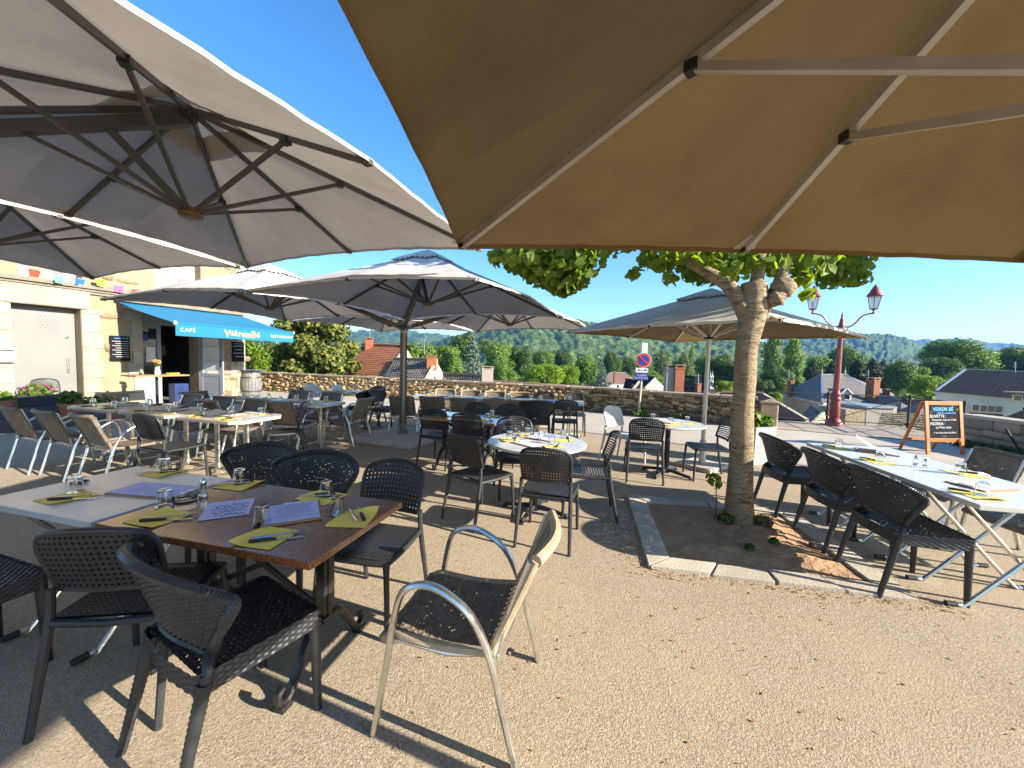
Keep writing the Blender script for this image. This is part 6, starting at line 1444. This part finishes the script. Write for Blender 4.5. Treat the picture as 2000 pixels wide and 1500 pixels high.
for px in (1605, 1650): MB().lathe([(.10, 0), (.06, .3), (.09, .4), (.02, .6), (0, 1.0)], 8).build('finial', M['house_cream'], h8, smooth=True, loc=AT(px, 732, 43)-o8)
dm = Vector(AT(1653, 783, 36.6)); 
d_ = MB(); gg = lambda px, py, Y: AT(px, py, Y)-o8
d_.add([gg(1644, 781, 36.4), gg(1663, 781, 36.4), gg(1663, 768, 36.4), gg(1654, 759, 36.4), gg(1644, 768, 36.4)], [(0, 1, 2, 3, 4)]); d_.build('dormer', M['house_white'], h8)
for s, e in (((1642, 770), (1654, 758)), ((1654, 758), (1666, 770))): MB().add([gg(*s, 36.3), gg(*e, 36.3), gg(e[0], e[1]-1, 41), gg(s[0], s[1]-1, 41)], [(0, 1, 2, 3)]).build('dormer_roof', M['slate_roof'], h8); MB().bar(gg(*s, 36.28), gg(*e, 36.28), .10, .12).build('bargeboard', M['house_white'], h8)
win_at(h8, o8, 1650, 770, 1658, 780, 36.3)
hA, oA = gable_house('village_house', 'small dark gabled roof below the railing left of the lamp base', AT(1585, 793, 27), AT(1608, 806, 21.5), AT(1550, 825, 25), AT(1585, 828, 20), 'house_stone', 'slate_roof', -10, 10, 14)
hB, oB = gable_house('village_house', 'grey stone outbuilding with small white window right of the lamp', AT(1690, 791, 27.5), AT(1748, 795, 27), AT(1686, 808, 25.5), AT(1742, 810, 25), 'house_stone', 'slate_roof', -10, 8, 14)
win_at(hB, oB, 1669, 814, 1682, 828, 25.3); 
hB2 = thing('village_house', 'plain grey walled annexe with flat top right of the lamp base', 'house', AT(1715, 850, 24)); q0 = Vector(hB2.location)
MB().box((0, 1.5, .75), (1.7, 3, 1.9)).build('wall', M['house_grey'], hB2, bevel=.02); MB().box((0, 1.5, 1.74), (1.9, 3.2, .1)).build('roof', M['zinc'], hB2); MB().box((-1.5, 1.2, .6), (1.2, 2.4, 1.9)).build('wall', M['house_stone'], hB2)
# mossy stone-tiled roof just below the railing
ms = thing('stone_roof', 'mossy lauze stone roof just beyond the railing beside the chalkboard', 'roof', AT(1765, 850, 13)); mo = Vector(ms.location)
A_, B_, C2, D_ = [AT(*q)-mo for q in ((1702, 862, 12.6), (1850, 885, 11.6), (1835, 810, 15.2), (1722, 806, 16.2))]
nr = (B_-A_).cross(D_-A_).normalized(); nr = nr if nr.z > 0 else -nr
for j in range(13):
    i0 = 0; u = -random.uniform(0, .06)
    while u < 1:
        w = random.uniform(.055, .10); u0, u1 = max(0, u), min(1, u+w-.004); u += w
        if u1-u0 < .02: continue
        v0, v1 = j/13, min(1, (j+1.35)/13); f = lambda a, v: A_.lerp(B_, a).lerp(D_.lerp(C2, a), v)
        lift = nr*(.045+random.uniform(-.01, .015)); th = nr*.03; q = [f(u0, v0)+lift, f(u1, v0)+lift, f(u1, v1)+nr*.01, f(u0, v1)+nr*.01]
        MB().add([*(x-th for x in q), *q], [(3, 2, 1, 0), (4, 5, 6, 7), (0, 1, 5, 4), (1, 2, 6, 5), (2, 3, 7, 6), (3, 0, 4, 7)]).build('stone_tile', M['moss_stone_roof'], ms)
MB().add([A_, B_, B_-Vector((0, 0, 4)), A_-Vector((0, 0, 4))], [(0, 1, 2, 3)]).build('wall', M['house_stone'], ms)
MB().add([A_, D_, D_-Vector((0, 0, 4)), A_-Vector((0, 0, 4))], [(0, 1, 2, 3)]).build('wall', M['house_grey'], ms)
h9, o9 = hip_house('village_house', 'big pale house with long slate roof coloured dark as if in shade at the right picture edge', AT(1828, 764, 31), AT(2120, 790, 27), AT(2140, 762, 40), AT(1840, 752, 44), AT(1886, 722, 38), AT(2110, 731, 34), 'house_white', 'slate_dark_shaded', -11)
for i, px in enumerate((1900, 1915, 1930, 1945)): win_at(h9, o9, px, 789+i*1.2, px+10, 803+i*1.2, 29.2-.05*i, rz=-.38)
win_at(h9, o9, 1981, 771, 1993, 783, 28.0, rz=-.38); MB().box(AT(1987, 766, 27.8)-o9, (1.0, .8, .08), rz=-.38).build('dormer_roof', M['lichen_cap'], h9); MB().bar(AT(1895, 807, 28.9)-o9, AT(1958, 811, 28.6)-o9, .1, .12).build('sill_band', M['slate_dark_shaded'], h9)
antenna(h9, o9, 1983, 706, 728, 34)
h9b, o9b = gable_house('village_house', 'dark slate gable roof in front of the big pale house', AT(2000, 800, 19), AT(2080, 806, 18.5), AT(1938, 824, 17.5), AT(2060, 836, 17), 'house_grey', 'slate_dark_shaded', -9, 10, 14)
for i, (px, Y, lab) in enumerate(((1758, 30, 'small grey pyramid roof between the railing and the big pale house'), (1795, 27, 'small tent-shaped slate roof behind the railing post'))):
    k = AT(px, 812, Y); t = thing('village_house', lab, 'house', (k.x, k.y, -10)); zt, ze = AT(px, 786, Y).z+10, AT(px, 806, Y).z+10; s = 24/FPX*Y
    MB().add([(-s, -s, ze), (s, -s, ze), (s, s, ze), (-s, s, ze), (0, 0, zt)], [(0, 1, 4), (1, 2, 4), (2, 3, 4), (3, 0, 4)]).build('roof', M['slate_roof'], t); MB().box((0, 0, ze/2-.05), (s*1.8, s*1.8, ze-.1)).build('wall', M['house_cream'], t)
for i, (px, py, w, h, Y, lab) in enumerate(((1450, 768, 80, 14, 16.5, 'brown roof line behind the tree trunk'), (1790, 782, 70, 14, 36, 'distant row roof behind the railing post'))):
    A1, B1 = AT(px-w/2, py, Y), AT(px+w/2, py+2, Y-.5); gable_house('village_house', lab, A1, B1, Vector((A1.x, A1.y-2.5, A1.z-h/FPX*Y-.4)), Vector((B1.x, B1.y-2.5, B1.z-h/FPX*Y-.4)), 'house_cream', 'tile_brown', -9, 8, 18)

# ================================================================== TREES OF THE VALLEY
def crown_mesh(name, m, seed, kind):
    rng = np.random.default_rng(seed); r = random.Random(seed); bl = []
    if kind == 'round':
        for k in range(16):
            a, e = r.uniform(0, 2*PI), r.uniform(-.6, 1.0); q = r.uniform(.22, .36); bl.append((((.5-q*.75)*math.cos(a)*math.cos(e), (.5-q*.75)*math.sin(a)*math.cos(e), .5+(.5-q*.6)*math.sin(e)), (q*.72, q*.72, q*.62)))
        bl.append(((0, 0, .5), (.34, .34, .36))); n, s = 7000, .037
    elif kind == 'tall':
        for k in range(14): z = .08+.86*k/13; q = .30*(math.sin(PI*(.12+.80*k/13))**.7); bl.append(((r.uniform(-.12, .12), r.uniform(-.12, .12), z), (q*1.25, q*1.25, .10)))
        n, s = 5200, .036
    elif kind == 'cone':
        for k in range(13):
            z = .05+.9*k/12; q = .48*(1-z)**.8+.03
            for a in range(5): an = a*2*PI/5+k*.7; bl.append(((q*.6*math.cos(an), q*.6*math.sin(an), z-.02), (q*.42, q*.42, .028)))
        n, s = 3800, .04
    elif kind == 'willow':
        for k in range(18): a = r.uniform(0, 2*PI); q = r.uniform(.0, .36); z = .82-.9*q**1.3; bl.append(((q*math.cos(a), q*math.sin(a), z-.12), (.15, .15, .30)))
        n, s = 4200, .040
    tot = sum(b_[1][0]*b_[1][1]*b_[1][2] for b_ in bl); PP, DD = [], []
    for c, q in bl: k = max(20, int(n*(q[0]*q[1]*q[2])**.67/sum((b_[1][0]*b_[1][1]*b_[1][2])**.67 for b_ in bl))); p, d = blob_leaves(k, c, q, s, rng); PP.append(p); DD.append(d)
    V, F_ = leaf_quads(np.concatenate(PP), np.concatenate(DD), s, rng, droop=.6, aspect=1.25, tilt=.5); return np_mesh(name, V, F_, m)
CM = {}
for nm_, mt, kd, sd in (('tree', 'tree_leaf', 'round', 1), ('tree2', 'tree_leaf', 'round', 2), ('oak', 'oak_leaf', 'round', 3), ('oak2', 'oak_leaf', 'round', 4), ('bright', 'bright_leaf', 'round', 5), ('poplar', 'tree_leaf', 'tall', 6), ('cedar', 'cedar_needle', 'cone', 7), ('pine', 'pine_needle', 'tall', 8), ('willow', 'willow_leaf', 'willow', 9), ('pinecone', 'pine_needle', 'cone', 10)): CM[nm_] = crown_mesh('crown', M[mt], sd, kd)
TRK = MB().tube([(0, 0, 0), (.02, 0, .3), (0, .01, .7), (.01, 0, 1.0)], [.5, .38, .3, .15], 7).mesh('trunk', smooth=True); TRK.materials.append(M['dark_bark'])
NAMES = {'tree': 'leafy_tree', 'tree2': 'leafy_tree', 'oak': 'dark_tree', 'oak2': 'dark_tree', 'bright': 'bright_tree', 'poplar': 'poplar_tree', 'cedar': 'blue_cedar', 'pine': 'pine_tree', 'willow': 'willow_tree', 'pinecone': 'conifer_tree'}
def tree(kind, px, py0, py1, wpx, Y, label):
    top, bot = AT(px, py0, Y), AT(px, py1, Y); h = top.z-bot.z; w = wpx/FPX*Y; gz = min(terrain_z(top.x, Y), bot.z-.3)
    t = thing(NAMES[kind], label, 'tree', (top.x, Y, gz), random.uniform(0, 6), 'trees of the valley')
    c = link('crown', CM[kind], t, (0, 0, bot.z-gz)); c.scale = (w, w, h)
    k = link('trunk', TRK, t); k.scale = (max(.15, w*.06), max(.15, w*.06), bot.z-gz+h*.6); return t
# the glossy evergreen and bright bushes behind the left end of the wall
mg = AT(612, 740, 21.5); mt_ = thing('magnolia_tree', 'big glossy yellow-green evergreen tree behind the left end of the wall', 'tree', (mg.x, mg.y, -5.5)); mz = mg.z+5.5
def mb(px, py, r, Y=21.5): p = AT(px, py, Y); return ((p.x-mg.x, p.y-mg.y, p.z+5.5), (r, r, r*.8))
foliage('crown', M['magnolia_leaf'], mt_, [mb(560, 640, .75), mb(610, 628, .8), mb(655, 645, .8), mb(680, 680, .7), mb(555, 690, .8), mb(600, 680, 1.0, 21), mb(640, 700, .9, 20.5), mb(580, 725, .9, 20.5), mb(640, 735, .8), mb(690, 715, .5), mb(540, 720, .6), mb(610, 655, 1.1, 22.5)], 8500, .17, 301, droop=.3, aspect=1.5)
limb = MB(); limb_tube(limb, [(0, 0, 0), (.1, 0, 2), (-.1, .1, mz), (.1, 0, mz+2)], [.25, .2, .15, .06], 8, 3); limb.build('trunk', M['dark_bark'], mt_)
def bush(px, py, w, h, Y, m, label, n=1500, size=.10, seed=0, name='bush'):
    p = AT(px, py, Y); gz = -5.5; t = thing(name, label, 'bush', (p.x, p.y, gz), 0, 'bushes beyond the wall'); q = w/FPX*Y/2; hh = h/FPX*Y/2; bl = []
    r = random.Random(seed)
    for k in range(7): bl.append(((r.uniform(-.5, .5)*q, r.uniform(-.5, .5)*q, p.z-gz-hh+r.uniform(-.5, .45)*hh), (q*.55, q*.55, hh*.55)))
    foliage('crown', m, t, bl, n, size, 400+seed); b = MB().tube([(0, 0, 0), (0, 0, p.z-gz-hh)], [.12, .05], 6); b.build('trunk', M['dark_bark'], t); return t
bush(508, 678, 70, 95, 19.5, M['bright_leaf'], 'bright lime bush just right of the cafe corner', 2600, .11, 1); bush(488, 640, 40, 110, 19.8, M['bright_leaf'], 'tall bright bush hugging the cafe corner', 1600, .11, 2); bush(520, 650, 40, 90, 26, M['tree_leaf'], 'darker bush between the lime bush and the evergreen', 1200, .12, 3)
TL = [('bright', 1062, 706, 768, 92, 40, 'bright lime-green tree above the right of the long white table'), ('bright', 1112, 708, 768, 56, 42, 'smaller bright lime-green tree right of its larger twin'), ('tree', 1143, 690, 765, 62, 50, 'mid-green tree between the lime trees and the silver cedar'),
 ('cedar', 925, 652, 765, 56, 45, 'silver-blue cedar behind the brick-topped chimney'), ('cedar', 1174, 700, 762, 46, 66, 'small silvery cedar above the far brown-roofed house'), ('tree', 820, 664, 750, 86, 46, 'light green tree right of the orange roof'), ('tree2', 872, 668, 755, 74, 48, 'light green tree left of the silver-blue cedar'), ('oak', 906, 646, 720, 72, 75, 'dark round tree rising behind the silver-blue cedar'),
 ('tree2', 770, 666, 740, 70, 62, 'green tree behind the orange roof ridge'), ('tree', 975, 664, 750, 70, 60, 'green tree just right of the silver-blue cedar'), ('oak2', 1020, 668, 750, 64, 64, 'darker green tree second right of the cedar'), ('tree2', 1062, 680, 740, 60, 85, 'green tree behind the bright lime tree'), ('oak', 1100, 680, 735, 46, 95, 'dark tree behind the smaller lime tree'), ('tree2', 985, 705, 770, 60, 36, 'low green tree beside the pale chimney'), ('tree', 948, 660, 700, 40, 120, 'far tree above the pale chimney'),
 ('oak', 1196, 682, 740, 44, 90, 'dark tree left of the parking sign'), ('oak2', 1228, 690, 745, 34, 95, 'dark tree right behind the arrow plate'), ('tree', 1258, 688, 745, 40, 100, 'tree behind the parking disc'), ('willow', 1292, 682, 752, 52, 80, 'pale willow left of the twin chimney'), ('willow', 1336, 690, 752, 58, 72, 'pale willow right behind the twin chimney'), ('poplar', 1352, 674, 740, 20, 130, 'slim poplar above the pale willow'), ('tree2', 1270, 722, 760, 44, 50, 'low tree right of the blue plate'),
 ('oak', 1400, 688, 768, 78, 62, 'dark broad tree left of the lime trunk'), ('oak2', 1445, 690, 775, 70, 58, 'dark tree directly behind the lime trunk'), ('tree', 1378, 690, 740, 56, 90, 'green tree behind the tan parasol pole'), ('bright', 1421, 741, 775, 44, 30, 'round yellow-green shrub left of the lime trunk'),
 ('poplar', 1512, 650, 775, 52, 70, 'tall poplar right of the lime trunk, left one'), ('poplar', 1553, 655, 772, 58, 72, 'tall poplar right of the lime trunk, right one'), ('oak', 1520, 715, 780, 70, 56, 'dark mass of tree below the two poplars'), ('tree', 1600, 690, 760, 56, 82, 'green tree between poplars and lamp post'), ('tree2', 1655, 672, 745, 72, 95, 'light green tree behind the lamp post'),
 ('pine', 1588, 705, 770, 36, 66, 'dark pine left of the hipped roof ridge'), ('pine', 1625, 705, 765, 36, 68, 'dark pine behind the hipped roof ridge'), ('pine', 1672, 698, 772, 40, 64, 'dark pine right of the lamp shaft'), ('pine', 1705, 700, 775, 42, 62, 'dark pine above the tall brick chimney'), ('pine', 1728, 705, 778, 36, 66, 'dark pine right of the brick chimney'), ('oak', 1762, 696, 785, 62, 58, 'blackish rounded pine above the railing post'), ('bright', 1812, 728, 785, 62, 52, 'sunlit yellow-green tree left of the big pale house'), ('tree', 1795, 712, 765, 46, 66, 'green tree behind the sunlit yellow-green tree'),
 ('tree2', 1872, 655, 752, 122, 78, 'huge broad tree rising above the big slate roof'), ('oak2', 1838, 690, 752, 70, 72, 'darker lobe of woodland left of the huge broad tree'), ('tree', 1985, 672, 745, 72, 85, 'tree at the right picture edge above the slate roof'), ('willow', 1952, 705, 745, 46, 95, 'pale tree between the huge tree and the right edge'), ('oak', 2030, 680, 760, 90, 80, 'dark tree cut by the right picture edge'),
 ('oak2', 700, 668, 740, 60, 70, 'dark tree between the evergreen and the orange roof'), ('oak', 1330, 742, 775, 40, 44, 'dark foliage behind the twin chimney'), ('oak2', 1490, 735, 785, 46, 46, 'dark shrub behind the railing end'), ('bright', 1512, 764, 785, 30, 30, 'low sunlit hedge behind the railing end')]
for a in TL: tree(*a)
# woodland of the valley floor, too far to tell the trees apart
rng = np.random.default_rng(12); VV, FF, k0 = [], [], 0
for i in range(760):
    Y = rng.uniform(110, 560)**1.0; px = rng.uniform(430, 2060); yb = terrain_z(0, Y); d = ray(px, 700); x = d.x/d.y*Y; r = rng.uniform(4, 9); h = rng.uniform(9, 17)*(.8+.4*(Y > 250)); n = 46
    dd = rng.normal(size=(n, 3)); dd /= np.linalg.norm(dd, axis=1)[:, None]; p = np.array([x, Y, yb+h*.62])+dd*np.array([r, r, h*.42]); V, F_ = leaf_quads(p, dd, r*.55, rng, tilt=.35, aspect=1.2); VV.append(V); FF.append(F_+k0); k0 += len(V)
wood = link('valley_wood', np_mesh('valley_wood', np.concatenate(VV), np.concatenate(FF), M['tree_leaf'])); tag(wood, 'distant mixed woodland filling the valley floor below the hills', 'woodland', kind='stuff')
